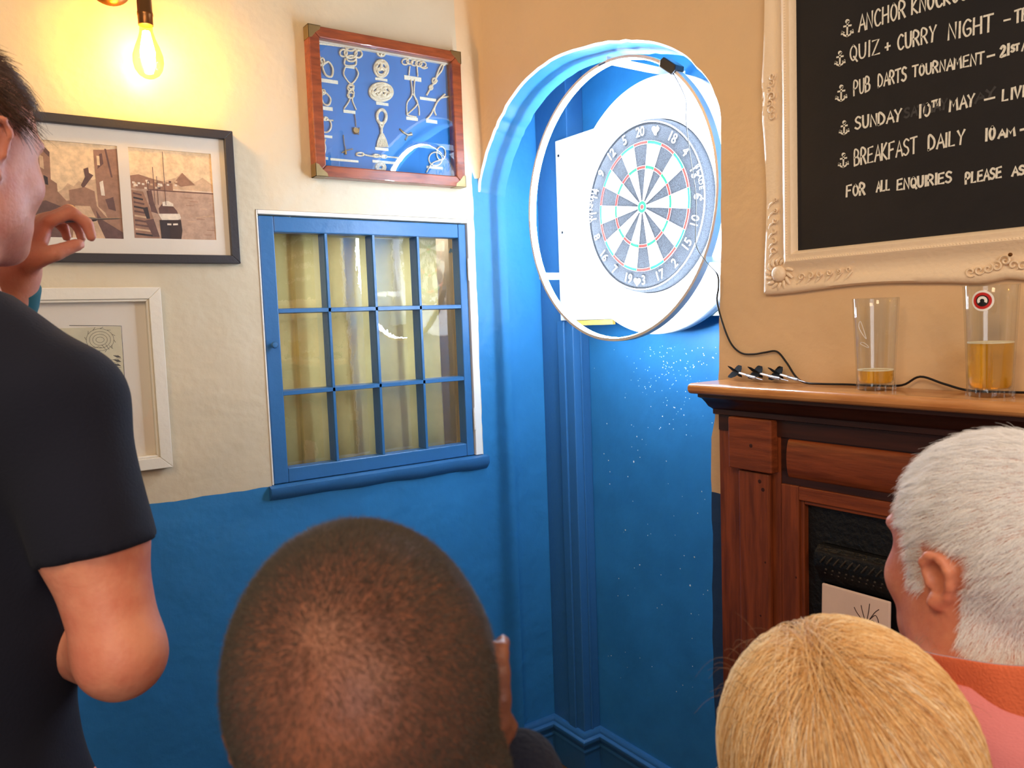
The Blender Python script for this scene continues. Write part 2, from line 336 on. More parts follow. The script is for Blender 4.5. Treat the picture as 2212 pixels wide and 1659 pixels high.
# --- skirting along the jamb, the boxing and the back wall
def sweep(path, prof, name, m, closed=False, **k):
    """path: plan points; prof: (out, z). offset to the left of travel"""
    n = len(path); mb = MB(); pts = []
    for i in range(n):
        p = np.array(path[i]); d0 = (p - np.array(path[i - 1])) if i else None; d1 = (np.array(path[i + 1]) - p) if i < n - 1 else None
        if d0 is None: d0 = d1
        if d1 is None: d1 = d0
        d0 = d0 / np.linalg.norm(d0); d1 = d1 / np.linalg.norm(d1); n0 = np.array([d0[1], -d0[0]]); n1 = np.array([d1[1], -d1[0]])
        b = n0 + n1; b /= (b @ n0); pts.append([(p[0] + b[0] * o, p[1] + b[1] * o, z) for o, z in prof])
    q = len(prof)
    vs = [v for r in pts for v in r]; fs = []
    for i in range(n - 1):
        for j in range(q - 1): fs.append((i * q + j, i * q + j + 1, (i + 1) * q + j + 1, (i + 1) * q + j))
    fs += [tuple(range(q)), tuple((n - 1) * q + j for j in range(q - 1, -1, -1))]
    mb.mesh(vs, fs); return mb.build(name, m, **k)
prof = [(0, 0), (0.014, 0), (0.014, 0.092), (0.0185, 0.094), (0.0185, 0.099), (0.013, 0.103), (0.016, 0.112), (0.023, 0.120), (0.027, 0.128), (0.026, 0.136), (0.021, 0.141), (0.017, 0.142), (0.0165, 0.146), (0.015, 0.151), (0.010, 0.156), (0, 0.157)]
path = [(1.46, YL + 0.03), (1.611, YL + 0.03), (1.611, 1.983), (XB, 1.983), (XB, 1.10)]
sk = sweep(path, prof, 'baseboard_back', M['blue_smooth'], kind='structure', smooth=35)
pl = [(-2.2, YL), (1.46, YL)]
sweep(pl, prof, 'baseboard_left', M['blue_smooth'], kind='structure', smooth=35)
# --- chipped specks of pale plaster on the blue wall under the board
mb = MB()
def chip(y, z, r):
    r *= 1.15
    n = 6; a = rng.uniform(0, 6.28); mb.prism([(XB - 0.0002, y + r * rng.uniform(0.6, 1.2) * math.cos(a + k * 6.283 / n), z + r * rng.uniform(0.6, 1.2) * math.sin(a + k * 6.283 / n)) for k in range(n)], (-0.0004, 0, 0))
for _ in range(150):
    q = onX(rng.normal(1450, 48), 745 + abs(rng.normal(0, 1)) * 85, XB)
    if 1.2 < q[1] < 1.97 and q[2] < 1.5: chip(q[1], q[2], rng.uniform(0.0006, 0.0017))
for _ in range(55):
    q = onX(rng.uniform(1310, 1535), rng.uniform(880, 1500), XB)
    if 1.2 < q[1] < 1.97: chip(q[1], q[2], rng.uniform(0.0006, 0.0018))
for px, py, r in ((1369, 997, 0.003), (1491, 1265, 0.003), (1500, 1203, 0.0022), (1376, 943, 0.0018), (1305, 980, 0.0018), (1382, 1220, 0.002), (1351, 1145, 0.002)):
    q = onX(px, py, XB); chip(q[1], q[2], r)
wb = bpy.data.objects['wall_back']
mb.build('paint_chip', M['white_trim'], wb, kind='stuff', label='tiny pale chips in the blue paint')

# ================================================================ cupboard window
win = thing('window_1', (1.0, YL, wz0), kind='structure')
yf = YL + 0.004
cx0, cx1, cz0, cz1 = 0.672, 1.310, 1.110, 1.829     # casement outer
gx0, gx1, gz0, gz1 = 0.712, 1.284, 1.150, 1.787      # glazed area
for a, b, c, d in ((cx0, gx0, cz0, cz1), (gx1, cx1, cz0, cz1)): MB().box(a, b, yf, yf + 0.042, c, d).build('stile', M['blue_smooth'], win, bevel=0.003)
for c, d in ((gz1, cz1), (cz0, gz0)): MB().box(gx0, gx1, yf + 0.001, yf + 0.041, c, d).build('rail', M['blue_smooth'], win, bevel=0.003)
vb = [0.857, 1.000, 1.144]; hb = [1.577, 1.354]
for x in vb:
    mb = MB(); mb.prism([(x - 0.0035, yf + 0.002, gz0), (x + 0.0035, yf + 0.002, gz0), (x + 0.005, yf + 0.008, gz0), (x + 0.005, yf + 0.047, gz0), (x - 0.005, yf + 0.047, gz0), (x - 0.005, yf + 0.008, gz0)], (0, 0, gz1 - gz0)); mb.build('muntin', M['blue_smooth'], win)
for z in hb:
    xe = [gx0] + vb + [gx1]
    mb = MB(); mb.prism([(gx0, yf + 0.002, z - 0.005), (gx0, yf + 0.002, z + 0.005), (gx0, yf + 0.012, z + 0.007), (gx0, yf + 0.046, z + 0.007), (gx0, yf + 0.046, z - 0.007), (gx0, yf + 0.012, z - 0.007)], (gx1 - gx0, 0, 0)); mb.build('muntin', M['blue_smooth'], win)
xe = [gx0] + vb + [gx1]; ze = [gz0] + hb[::-1] + [gz1]
for i in range(4):
    for j in range(3):
        t1, t2 = rng.normal(0, 0.0006, 2)
        a, b, c, d = xe[i], xe[i + 1], ze[j], ze[j + 1]
        mb = MB(); mb.poly([(a, yf + 0.0475 + t1, c), (b, yf + 0.0475 - t1, c), (b, yf + 0.0475 - t1 + t2, d), (a, yf + 0.0475 + t1 + t2, d)]); mb.build('pane', M['glass'], win)
        # ragged putty fillet on the right of each light, as painted over
k = onY(588, 745, yf)
mb = MB(); mb.lathe([(0.0, -0.022), (0.007, -0.021), (0.0095, -0.016), (0.008, -0.010), (0.0045, -0.006), (0.005, 0.0)], (0.690, yf, k[2]), (0, 1, 0), 16); mb.build('knob', M['blue_smooth'], win, smooth=50)
for z in (1.69, 1.225):
    mb = MB(); mb.box(1.313, 1.330, YL - 0.002, YL + 0.001, z - 0.032, z + 0.032); mb.tube([(1.3125, YL - 0.003, z - 0.034), (1.3125, YL - 0.003, z + 0.034)], 0.004, 8); mb.build('hinge', M['white_trim'], win, smooth=40)
for a in ((wx0 + 0.0005, cx0 - 0.003, cz0, wz1 - 0.001), (cx1 + 0.003, wx1 - 0.0005, cz0, wz1 - 0.001), (cx0 - 0.003, cx1 + 0.003, cz1 + 0.003, wz1 - 0.001)):
    MB().box(a[0], a[1], YL - 0.003, YL + 0.03, a[2], a[3]).build('lining', M['white_trim'], win, bevel=0.0015)
# uneven plastered sill under the casement
n = 24; rows = []
for i in range(n + 1):
    x = 0.655 + (1.352 - 0.655) * i / n; t = i / n; e = 0.0015 * math.sin(i * 1.1) + rng.normal(0, 0.0012); th = 0.018 + 0.0015 * math.sin(i * 0.9) + 0.006 * t
    rows.append([(x, YL + 0.06, 1.1085), (x, YL - 0.010 + e * .4, 1.108), (x, YL - 0.020 + e, 1.104), (x, YL - 0.021 + e, 1.108 - th), (x, YL - 0.010 + e, 1.100 - th - 0.006), (x, YL + 0.002, 1.100 - th - 0.014)])
mb = MB()
vs = [v for r in rows for v in r]; q = 6
mb.mesh(vs, [(i * q + j, (i + 1) * q + j, (i + 1) * q + j + 1, i * q + j + 1) for i in range(n) for j in range(q - 1)] + [tuple(range(q)), tuple(n * q + j for j in range(q - 1, -1, -1))])
mb.build('sill', M['blue_smooth'], win, smooth=50)
# niche behind: dark lining, cream curtain hung in folds, an added light in front to brighten it
mb = MB(); Y2 = YL + 0.161
for a in ((wx0 - 0.12, wx0 - 0.10, Y2, Y2 + 0.3, wz0 - .1, wz1 + .1), (wx1 + 0.10, wx1 + 0.12, Y2, Y2 + 0.3, wz0 - .1, wz1 + .1), (wx0 - .12, wx1 + .12, Y2, Y2 + 0.3, wz0 - .12, wz0 - .1), (wx0 - .12, wx1 + .12, Y2, Y2 + 0.3, wz1 + .1, wz1 + .12), (wx0 - .12, wx1 + .12, Y2 + .3, Y2 + .32, wz0 - .12, wz1 + .12)): mb.box(*a)
mb.build('niche_lining', M['mount'], win)
mb = MB(); n = 140; x0, x1 = 0.60, 1.262; vs = []
for i in range(n + 1):
    t = i / n; x = x0 + (x1 - x0) * t
    y = YL + 0.105 + 0.005 * math.sin(t * 21) + 0.003 * math.sin(t * 47 + 1) + (0.012 if 0.19 < t < 0.30 else 0)
    vs += [(x, y, 1.03), (x + 0.004 * math.sin(t * 9), y + 0.006, 1.45), (x, y, 1.89)]
mb.mesh(vs, [(i * 3 + j, (i + 1) * 3 + j, (i + 1) * 3 + j + 1, i * 3 + j + 1) for i in range(n) for j in range(2)])
cur = mb.build('curtain', M['curtain'], None, smooth=60); tag(cur, 'cream folded curtain hanging behind the small blue paned window', 'curtain')
s_ = cur.modifiers.new('thickness', 'SOLIDIFY'); s_.thickness = 0.0015
l = bpy.data.lights.new('curtain_fill', 'AREA'); l.shape = 'RECTANGLE'; l.size = 0.5; l.size_y = 0.03; l.energy = 19; l.color = (1, 0.94, 0.78)  # added fill light over the curtain front; no lamp hangs there
lo = bpy.data.objects.new('curtain_fill', l); C.objects.link(lo); lo.location = (0.95, YL + 0.075, 1.90); lo.rotation_euler = (math.radians(6), 0, 0)

# ================================================================ dartboard group
BY, BZ = 1.563, 1.817
def disc(r, ang, x): return (x, BY - r * math.sin(ang), BZ + r * math.cos(ang))     # clockwise from 20 as you face the board
pn = thing('backing_board', (1.605, 1.55, 1.52), 'pale painted board behind the white dartboard surround, edged with raw yellow timber below', 'board')
MB().box(1.596, 1.609, 1.12, 2.024, 1.522, 2.088).build('board_face', M['panel'], pn, bevel=0.002)
MB().box(1.60, 1.611, 1.78, 1.945, 1.506, 1.521).build('timber_edge', M['yellow_wood'], pn, label='raw yellow timber edge')
MB().box(1.6095, 1.6795, 1.30, 1.36, 1.55, 2.05).build('batten', M['yellow_wood'], pn)
mb = MB()
for y, z in ((2.008, 2.04), (2.008, 1.56), (2.0, 1.80)): MB().lathe([(0.0, -0.002), (0.004, -0.0015), (0.0042, 0)], (1.596, y, z), (1, 0, 0), 10).build('screw', M['black'], pn)
# surround
sr = thing('dartboard_surround', (1.57, BY, BZ - 0.34), 'thick round white foam surround encircling the dartboard in the arch', 'surround')
XS = 1.546
mb = MB(); mb.lathe([(0.2275, 0.030), (0.2275, 0.004), (0.2285, 0.001), (0.231, 0.0), (0.326, 0.0), (0.334, 0.002), (0.3385, 0.007), (0.340, 0.014), (0.340, 0.040), (0.338, 0.047), (0.334, 0.050), (0.2275, 0.050)], (XS, BY, BZ), (1, 0, 0), 128)
mb.build('foam_ring', M['white_eva'], sr, smooth=50)
def sur_text(txt, ang, rad, size, m, name, sp=1.0):
    ws = len(txt)
    for i, ch in enumerate(txt):
        a = ang + (i - (ws - 1) / 2) * size * 0.78 * sp / rad * (1 if abs(ang) < 2.5 else -1)
        if ch == ' ': continue
        flip = abs(ang) > 2.5
        def wf(u, v, lift, a=a, flip=flip):
            if flip: u, v = -u, -v
            r = rad + v; return (XS - lift, BY - r * math.sin(a) - u * math.cos(a), BZ + r * math.cos(a) - u * math.sin(a))
        text_mesh(ch, size, wf, name, m, sr, depth=0.0009)
sur_text('WINMAU', 0.0, 0.287, 0.048, M['print_grey'], 'lettering')
sur_text('WINMAU', math.pi * 2 / 3 * 1.0, 0.287, 0.040, M['print_faint'], 'lettering')
sur_text('WINMAU', -math.pi / 2 + 0.12 - 0.35, 0.290, 0.044, M['print_faint'], 'lettering')  # faint lettering: the ring's glare is put into the print colour
sur_text('BLADE 6', math.pi, 0.292, 0.034, M['print_faint'], 'lettering')
# board
db = thing('dartboard', (1.54, BY, BZ - 0.2255), 'round bristle dartboard with black and pale wedges, red and green rings', 'dartboard')
XD = 1.522
mb = MB(); mb.lathe([(0.0, 0.0), (0.1705, 0.0), (0.219, 0.0005), (0.2235, 0.002), (0.2255, 0.006), (0.2255, 0.036), (0.222, 0.040), (0.0, 0.040)], (XD, BY, BZ), (1, 0, 0), 128)
mb.build('board_body', M['sisal_black'], db, smooth=40)
def seg(r0, r1, k, m, name):
    mb = MB(); n = 5; a0 = (k - 0.5) * math.pi / 10 + 0.004 / max(r1, .05) * 0; a1 = a0 + math.pi / 10
    f = []; 
    for i in range(n + 1): a = a0 + (a1 - a0) * i / n; f.append(disc(r1, a, XD - 0.0012))
    for i in range(n, -1, -1): a = a0 + (a1 - a0) * i / n; f.append(disc(r0, a, XD - 0.0012))
    mb.prism(f, (0.0012, 0, 0)); return mb.build(name, m, db)
for k in range(20):
    dark = k % 2 == 0
    seg(0.0159, 0.0985, k, M['sisal_black'] if dark else M['sisal_white'], 'inner_wedge')
    seg(0.0985, 0.107, k, M['sisal_red'] if dark else M['sisal_green'], 'treble_segment')
    seg(0.107, 0.162, k, M['sisal_black'] if dark else M['sisal_white'], 'outer_wedge')
    seg(0.162, 0.170, k, M['sisal_red'] if dark else M['sisal_green'], 'double_segment')
mb = MB(); mb.prism([disc(0.0159, a, XD - 0.0014) for a in np.linspace(0, 2 * math.pi, 24, endpoint=False)], (0.0014, 0, 0)); mb.build('outer_bull', M['sisal_green'], db)
mb = MB(); mb.prism([disc(0.00635, a, XD - 0.0022) for a in np.linspace(0, 2 * math.pi, 20, endpoint=False)], (0.002, 0, 0)); mb.build('bullseye', M['sisal_red'], db)
mb = MB()
for r in (0.00635, 0.0159, 0.0985, 0.107, 0.162, 0.170): mb.tube([disc(r, a, XD - 0.0022) for a in np.linspace(0, 2 * math.pi, 80, endpoint=False)], 0.0005, 4, closed=True)
for k in range(20): a = (k + 0.5) * math.pi / 10; mb.tube([disc(0.016, a, XD - 0.0022), disc(0.170, a, XD - 0.0022)], 0.0005, 4)
mb.build('spider_wire', M['wire'], db, smooth=60)
mb = MB(); mb.tube([disc(0.218, a, XD - 0.003) for a in np.linspace(0, 2 * math.pi, 96, endpoint=False)], 0.0018, 6, closed=True); mb.build('number_ring', M['numwire'], db, smooth=60)
for k, nm in enumerate((20, 1, 18, 4, 13, 6, 10, 15, 2, 17, 3, 19, 7, 16, 8, 11, 14, 9, 12, 5)):
    a = k * math.pi / 10; fl = 6 <= k <= 14
    def wf(u, v, lift, a=a, fl=fl):
        if fl: u, v = -u, -v
        r = 0.1945 + v; return (XD - 0.0028 - lift, BY - r * math.sin(a) - u * math.cos(a), BZ + r * math.cos(a) - u * math.sin(a))
    t = text_mesh(str(nm), 0.036, wf, 'numeral', M['numwire'], db, xs=0.9)
    s_ = t.modifiers.new('thickness', 'SOLIDIFY'); s_.thickness = 0.0012
# white lettering blocks and two small white emblems in the number band
for a in (0.262 + 0.02, math.pi + 0.13):
    mb = MB(); n = 18; pts = []
    for i in range(n):
        t = i * 2 * math.pi / n; x = 0.0135 * math.sin(t) ** 3; y = 0.0125 * (0.8125 * math.cos(t) - 0.3125 * math.cos(2 * t) - 0.125 * math.cos(3 * t) - 0.0625 * math.cos(4 * t))
        r = 0.197 + (y if a < 1 else -y); pts.append((XD - 0.0022, BY - r * math.sin(a) - x * math.cos(a), BZ + r * math.cos(a) - x * math.sin(a)))
    mb.prism(pts, (0.0012, 0, 0)); mb.build('emblem', M['numwire'], db)
def band_text(txt, ang, size):
    for i, ch in enumerate(txt):
        a = ang + (i - (len(txt) - 1) / 2) * size * 0.72 / 0.208
        if ch == ' ': continue
        def wf(u, v, lift, a=a):
            r = 0.207 + v; return (XD - 0.0012 - lift, BY - r * math.sin(a) - u * math.cos(a), BZ + r * math.cos(a) - u * math.sin(a))
        text_mesh(ch, size, wf, 'lettering', M['print_faint'], db)
band_text('WINMAU', -math.pi / 2 + 0.157, 0.021); band_text('BLADE 6', math.pi / 2 - 0.157, 0.019)
# ring light
RY, RZ, XL, RO = 1.560, 1.822, 1.415, 0.357
rl = thing('ring_light', (XL, RY, RZ - RO), 'large slim circular light hoop mounted in front of the dartboard', 'light')
def hoop(prof, m, name, a0=0, a1=2 * math.pi, n=144): mb = MB(); mb.lathe(prof, (XL, RY, RZ), (1, 0, 0), n, a0, a1); return mb.build(name, m, rl, smooth=35)
hoop([(RO - 0.0075, -0.0105), (RO - 0.0075, -0.0095), (RO - 0.0035, -0.0095), (RO - 0.0025, 0.0095), (RO - 0.0008, 0.0098), (RO, 0.0098), (RO, -0.0105), (RO - 0.0075, -0.0105)], M['alu'], 'channel')
M['led'] = emit('led_diffuser', (218, 235, 255), RING_POWER)
hoop([(RO - 0.0035, -0.0094), (RO - 0.0085, -0.0094), (RO - 0.0095, -0.006), (RO - 0.0095, 0.008), (RO - 0.0075, 0.0105), (RO - 0.0015, 0.0105), (RO - 0.0012, 0.0099)], M['led'], 'diffuser_strip')
M['bracket'] = mat('white_bracket', (236, 238, 240), 0.4, bump=0.02)
for a, xe_ in ((math.radians(118), 1.596), (math.radians(-118), 1.596), (math.radians(0), 1.68)):
    y = RY - (RO + 0.0) * math.sin(a); z = RZ + (RO + 0.0) * math.cos(a)
    mb = MB(); mb.box(XL - 0.0095, xe_, y - 0.0015, y + 0.0015, z - 0.010, z + 0.010); mb.box(xe_ - 0.002, xe_, y - 0.012, y + 0.012, z - 0.010, z + 0.010); mb.build('bracket', M['bracket'], rl, bevel=0.0006)
a = math.radians(39)
def rp(r, a, x=XL): return np.array([x, RY - r * math.sin(a), RZ + r * math.cos(a)])
mb = MB(); A = rp(RO + 0.001, math.radians(33.5)); B = rp(RO + 0.001, math.radians(41)); t = (B - A) / np.linalg.norm(B - A); rn = np.array([0, -math.sin(a), math.cos(a)])
mb.prism([A - rn * .014 + np.array([-.017, 0, 0]), B - rn * .014 + np.array([-.017, 0, 0]), B + t * .006 + np.array([-.017, 0, 0]), B + rn * .010 + np.array([-.017, 0, 0]), A + rn * .010 + np.array([-.017, 0, 0]), A - t * .006 + np.array([-.017, 0, 0])], (0.03, 0, 0)); mb.build('switch_box', M['black'], rl, bevel=0.002, label='small black switch box')
mb = MB(); mb.box(XL - .0108, XL - .0104, RY + 0.005, RY + 0.03, RZ + RO - .007, RZ + RO - .003); mb.build('printed_mark', M['print_grey'], rl)
# cable of the ring light
sw = (A + B) / 2 + np.array([-0.012, 0, 0])
cp = [sw, onX(1480, 210, 1.40), onX(1482, 260, 1.40), onX(1490, 330, 1.395), onX(1503, 420, 1.385), onX(1503, 480, 1.38), onX(1504, 530, 1.375), onX(1525, 565, 1.368), onX(1549, 592, 1.356)]
cp2 = [onX(1552, 620, 1.354), onX(1549, 650, 1.354), onX(1560, 695, 1.353), onX(1578, 740, 1.353), onX(1600, 762, 1.353), (1.353, 1.075, 1.441), (1.353, 1.045, 1.445), (1.353, 1.016, 1.447), (1.349, 0.99, 1.425), (1.343, 0.966, 1.40), (1.335, 0.94, 1.3892), (1.328, 0.90, 1.3888), (1.342, 0.855, 1.3888), (1.346, 0.80, 1.3888), (1.346, 0.752, 1.392), (1.345, 0.72, 1.408), (1.343, 0.68, 1.398), (1.343, 0.64, 1.3888), (1.345, 0.59, 1.3888), (1.345, 0.55, 1.39), (1.342, 0.50, 1.395)]
mb = MB(); pp = smoothpath(cp + cp2, 6); mb.tube(pp, [0.0012 if i < 6 * 8 else 0.0020 for i in range(len(pp))], 8)
tag(mb.build('power_cable', M['black'], None, smooth=60), 'thin black cable hanging from the ring light and trailing along the mantelpiece', 'cable')

# ================================================================ framed things on the left wall
def frame_rect(parent, x0, x1, z0, z1, wd, yfr, yw, m, name='frame_bar', lab=None, bevel=0.0015):
    MB().prism([(x0, yfr, z0), (x0, yfr, z1), (x0 + wd, yfr, z1 - wd), (x0 + wd, yfr, z0 + wd)], (0, yw - yfr, 0)).build(name, m, parent, bevel=bevel)
    MB().prism([(x1, yfr, z0), (x1, yfr, z1), (x1 - wd, yfr, z1 - wd), (x1 - wd, yfr, z0 + wd)], (0, yw - yfr, 0)).build(name, m, parent, bevel=bevel)
    MB().prism([(x0, yfr, z1), (x1, yfr, z1), (x1 - wd, yfr, z1 - wd), (x0 + wd, yfr, z1 - wd)], (0, yw - yfr, 0)).build(name, m, parent, bevel=bevel)
    MB().prism([(x0, yfr, z0), (x1, yfr, z0), (x1 - wd, yfr, z0 + wd), (x0 + wd, yfr, z0 + wd)], (0, yw - yfr, 0)).build(name, m, parent, bevel=bevel)
NY = (0, -1, 0)
# --- twin photographs
pf = thing('picture_frame', (0.355, YL, 1.70), 'wide dark framed pair of sepia photographs beneath the glowing wall light', 'picture')
frame_rect(pf, 0.098, 0.612, 1.700, 2.034, 0.021, 2.094, YL, M['frame_dark'])
mb = MB(); yb = 2.111
X0, X1, Z0, Z1 = 0.118, 0.592, 1.720, 2.014
w1 = (0.148, 0.343, 1.757, 1.975); w2 = (0.367, 0.558, 1.760, 1.975)
mb.prism([(X0, yb, Z0), (X1, yb, Z0), (X1, yb, Z1), (X0, yb, Z1)], (0, 0.004, 0)); mb.build('backing_card', M['mount'], pf)
mb = MB(); ym = yb - 0.0035
for a in ((X0, w1[0], Z0, Z1), (w1[1], w2[0], Z0, Z1), (w2[1], X1, Z0, Z1), (w1[0], w1[1], Z0, w1[2]), (w1[0], w1[1], w1[3], Z1), (w2[0], w2[1], Z0, w2[2]), (w2[0], w2[1], w2[3], Z1)): mb.box(a[0], a[1], ym, yb - .0005, a[2], a[3])
mb.build('mount', M['mount'], pf)
def S(n, col): 
    if n not in M: M[n] = mat(n, col, 0.7, var=0.16, vscale=70, detail=6)
    return M[n]
SP = [S('sepia_sky', (240, 208, 164)), S('sepia_light', (214, 178, 142)), S('sepia_mid', (160, 118, 94)), S('sepia_dark', (104, 72, 66)), S('sepia_black', (52, 38, 42)), S('sepia_water', (192, 158, 134)), S('sepia_white', (236, 220, 198))]
class Flat:
    """flat print built in a unit square on a wall plane: each shape one hair above the last"""
    def __init__(s, x0, x1, z0, z1, y): s.b = (x0, x1, z0, z1, y); s.mb = MB(); s.k = 0
    def pt(s, u, v, k): x0, x1, z0, z1, y = s.b; return (x0 + (x1 - x0) * u, y - 0.00004 * k, z0 + (z1 - z0) * (1 - v))
    def shape(s, m, pts): s.k += 1; s.mb.cur = m; s.mb.poly([s.pt(u, v, s.k) for u, v in pts])
    def line(s, m, pts, wd):
        s.k += 1; s.mb.cur = m; p = [np.array(q, float) for q in pts]
        for a, b in zip(p, p[1:]):
            d = b - a; d /= (np.linalg.norm(d) + 1e-9); n = np.array([-d[1], d[0]]) * wd / 2; s.mb.poly([s.pt(*(a + n), s.k), s.pt(*(b + n), s.k), s.pt(*(b - n), s.k), s.pt(*(a - n), s.k)])
# street
f = Flat(*w1, yb - 0.0004)
f.shape(0, [(0, 0), (1, 0), (1, 1), (0, 1)])
f.shape(1, [(.38, .5), (.44, .43), (.5, .46), (.56, .40), (.60, .42), (.66, .36), (.70, .38), (1, .3), (1, 1), (.3, 1), (.34, .52)])
f.shape(2, [(0, 0), (.17, .0), (.28, .12), (.27, .40), (.33, .44), (.33, .52), (.42, .62), (.42, 1), (0, 1)])
f.shape(3, [(0, .0), (.10, .02), (.10, .1), (.05, .12), (0, .1)]); f.shape(3, [(.02, .28), (.13, .33), (.14, .62), (.03, .62)])
f.shape(4, [(.04, .34), (.12, .36), (.12, .60), (.05, .60)]); f.shape(3, [(.17, .0), (.28, .12), (.27, .17), (.16, .06)])
f.shape(1, [(.17, .15), (.21, .17), (.21, .3), (.17, .28)]); f.shape(4, [(.2, .36), (.24, .38), (.24, .46), (.2, .45)])
f.shape(2, [(.74, .06), (.86, .05), (1, .03), (1, 1), (.9, .95), (.82, .72), (.75, .66), (.74, .25)])
f.shape(3, [(.86, .04), (.88, .04), (.93, .34), (.91, .34)]); f.shape(3, [(.80, .10), (.83, .09), (.84, .2), (.77, .26), (.78, .2)])
f.shape(0, [(.77, .12), (.80, .12), (.80, .22), (.77, .22)]); f.shape(6, [(.78, .40), (.82, .38), (.83, .54), (.79, .54)]); f.shape(3, [(.83, .58), (.92, .55), (.94, .70), (.86, .68)])
f.shape(3, [(.62, .27), (.67, .25), (.68, .35), (.63, .35)]); f.shape(3, [(.66, .3), (.72, .33), (.6, .48), (.58, .44)]); f.shape(2, [(.45, .5), (.62, .46), (.72, .5), (.74, .75), (.45, .7)])
f.shape(2, [(.4, .62), (.55, .58), (.72, .64), (.8, .74), (1, .95), (1, 1), (.3, 1)]); f.shape(3, [(.72, .7), (.78, .8), (1, .93), (1, 1), (.75, 1)]); f.shape(1, [(.5, .66), (.66, .66), (.8, 1), (.45, 1)])
f.shape(3, [(0, .66), (.2, .62), (.42, .7), (.4, 1), (0, 1)])
f.mb.build('street_print', None, pf, mats=SP, label='sepia photograph of a narrow street')
# harbour
f = Flat(*w2, yb - 0.0004)
f.shape(0, [(0, 0), (1, 0), (1, .5), (0, .5)]); f.shape(1, [(.30, .38), (.45, .33), (.55, .3), (.62, .24), (.68, .28), (.76, .35), (.88, .28), (1, .36), (1, .44), (.3, .44)])
f.shape(2, [(.52, .36), (.58, .29), (.63, .24), (.7, .31), (.78, .37), (.6, .4)])
f.shape(2, [(0, .31), (.1, .29), (.22, .32), (.3, .34), (.5, .37), (.5, .45), (0, .47)])
for i in range(26): u = random.random() * .55; v = .33 + random.random() * .1; f.shape(random.choice([6, 3, 1, 6]), [(u, v), (u + .03, v), (u + .03, v + .022), (u, v + .022)])
f.shape(5, [(0, .45), (1, .45), (1, 1), (0, 1)]); f.line(3, [(.2, .455), (.6, .46), (1, .462)], .012); f.line(6, [(.5, .44), (1, .445)], .008)
f.shape(2, [(0, .47), (.14, .48), (.22, .7), (.3, 1), (0, 1)]); f.shape(3, [(.18, .47), (.24, .46), (.26, .6), (.3, .72), (.22, .7)])
for i in range(10): v = .5 + i * .05; f.line(random.choice([1, 3, 4]), [(0.02, v), (.12 + i * .012, v + .02)], .02)
f.shape(4, [(.12, .66), (.18, .65), (.2, .78), (.16, .78)]); f.shape(3, [(.14, .8), (.24, .78), (.3, .98), (.22, .98)])
f.shape(3, [(.31, .66), (.36, .60), (.46, .60), (.53, .68), (.55, .74), (.32, .74)]); f.shape(6, [(.36, .585), (.43, .57), (.49, .60), (.49, .63), (.36, .63)])
f.shape(6, [(.30, .72), (.56, .71), (.575, .76), (.50, .80), (.34, .79)]); f.shape(4, [(.31, .79), (.57, .78), (.58, .9), (.56, 1), (.32, 1)]); f.line(6, [(.40, .835), (.45, .835)], .02); f.line(6, [(.47, .835), (.53, .83)], .02)
for u, t in ((.40, .02), (.27, .2), (.31, .3), (.2, .36)): f.line(3, [(u, t), (u, .62)], .007)
for i in range(12): u = .6 + random.random() * .35; v = .5 + random.random() * .45; f.line(random.choice([1, 2]), [(u, v), (u + .1, v)], .006)
f.mb.build('harbour_print', None, pf, mats=SP, label='sepia photograph of a harbour with a moored boat')
mb = MB(); mb.poly([(X0, 2.101, Z0), (X1, 2.101, Z0), (X1, 2.101, Z1), (X0, 2.101, Z1)]); mb.build('glazing', M['pic_glass'], pf)
# --- white frame with a sketch
wf_ = thing('picture_frame', (0.23, YL, 1.198), 'off-white deep box frame holding an old pencil map, half hidden behind the standing player', 'picture')
frame_rect(wf_, 0.060, 0.413, 1.198, 1.641, 0.028, 2.086, YL, M['off_white']); frame_rect(wf_, 0.088, 0.385, 1.226, 1.613, 0.006, 2.090, YL - .002, M['off_white'], 'inner_slip')
mb = MB(); mb.box(0.092, 0.382, 2.1095, 2.114, 1.23, 1.61); mb.build('mount', M['mount'], wf_)
M['old_paper'] = mat('aged_paper', (214, 204, 172), 0.85, var=0.08, vscale=20); M['ink'] = mat('pencil_line', (78, 74, 70), 0.9, var=0.2)
mb = MB(); mb.box(0.125, 0.322, 2.1085, 2.1094, 1.275, 1.549); mb.build('paper', M['old_paper'], wf_)
mb = MB()
def sk_(pts, wd=0.0009): mb.ribbon([(p[0], 2.1084, p[2]) for p in [onY(a, b, 2.1084) for a, b in pts]], wd, NY, 0.0001)
sk_([(150, 703), (262, 704), (268, 800), (272, 900), (276, 985)], 0.0012)
for k in range(4): sk_([(216 + (30 - k * 7) * math.cos(t), 734 + (24 - k * 6) * math.sin(t)) for t in np.linspace(0, 2 * math.pi, 20)], 0.0008)
for k in range(12): t = k * math.pi / 6; sk_([(216 + 30 * math.cos(t), 734 + 24 * math.sin(t)), (216 + 34 * math.cos(t + .2), 734 + 28 * math.sin(t + .2))])
for k in range(7): sk_([(188 + k * 8, 748 + 4 * math.sin(k)), (196 + k * 8, 752 - 3 * math.sin(k))])
for y in (776, 783, 795, 812, 820): sk_([(150, y + 4), (200, y), (230, y + 3), (262, y - 2)], 0.0007)
for k in range(9): sk_([(246 + (k % 3) * 4, 768 + (k // 3) * 9), (254 + (k % 3) * 3, 772 + (k // 3) * 9)], 0.002)
mb.build('pencil_drawing', M['ink'], wf_)
mb = MB(); mb.poly([(0.09, 2.098, 1.228), (0.384, 2.098, 1.228), (0.384, 2.098, 1.611), (0.09, 2.098, 1.611)]); mb.build('glazing', M['pic_glass'], wf_)

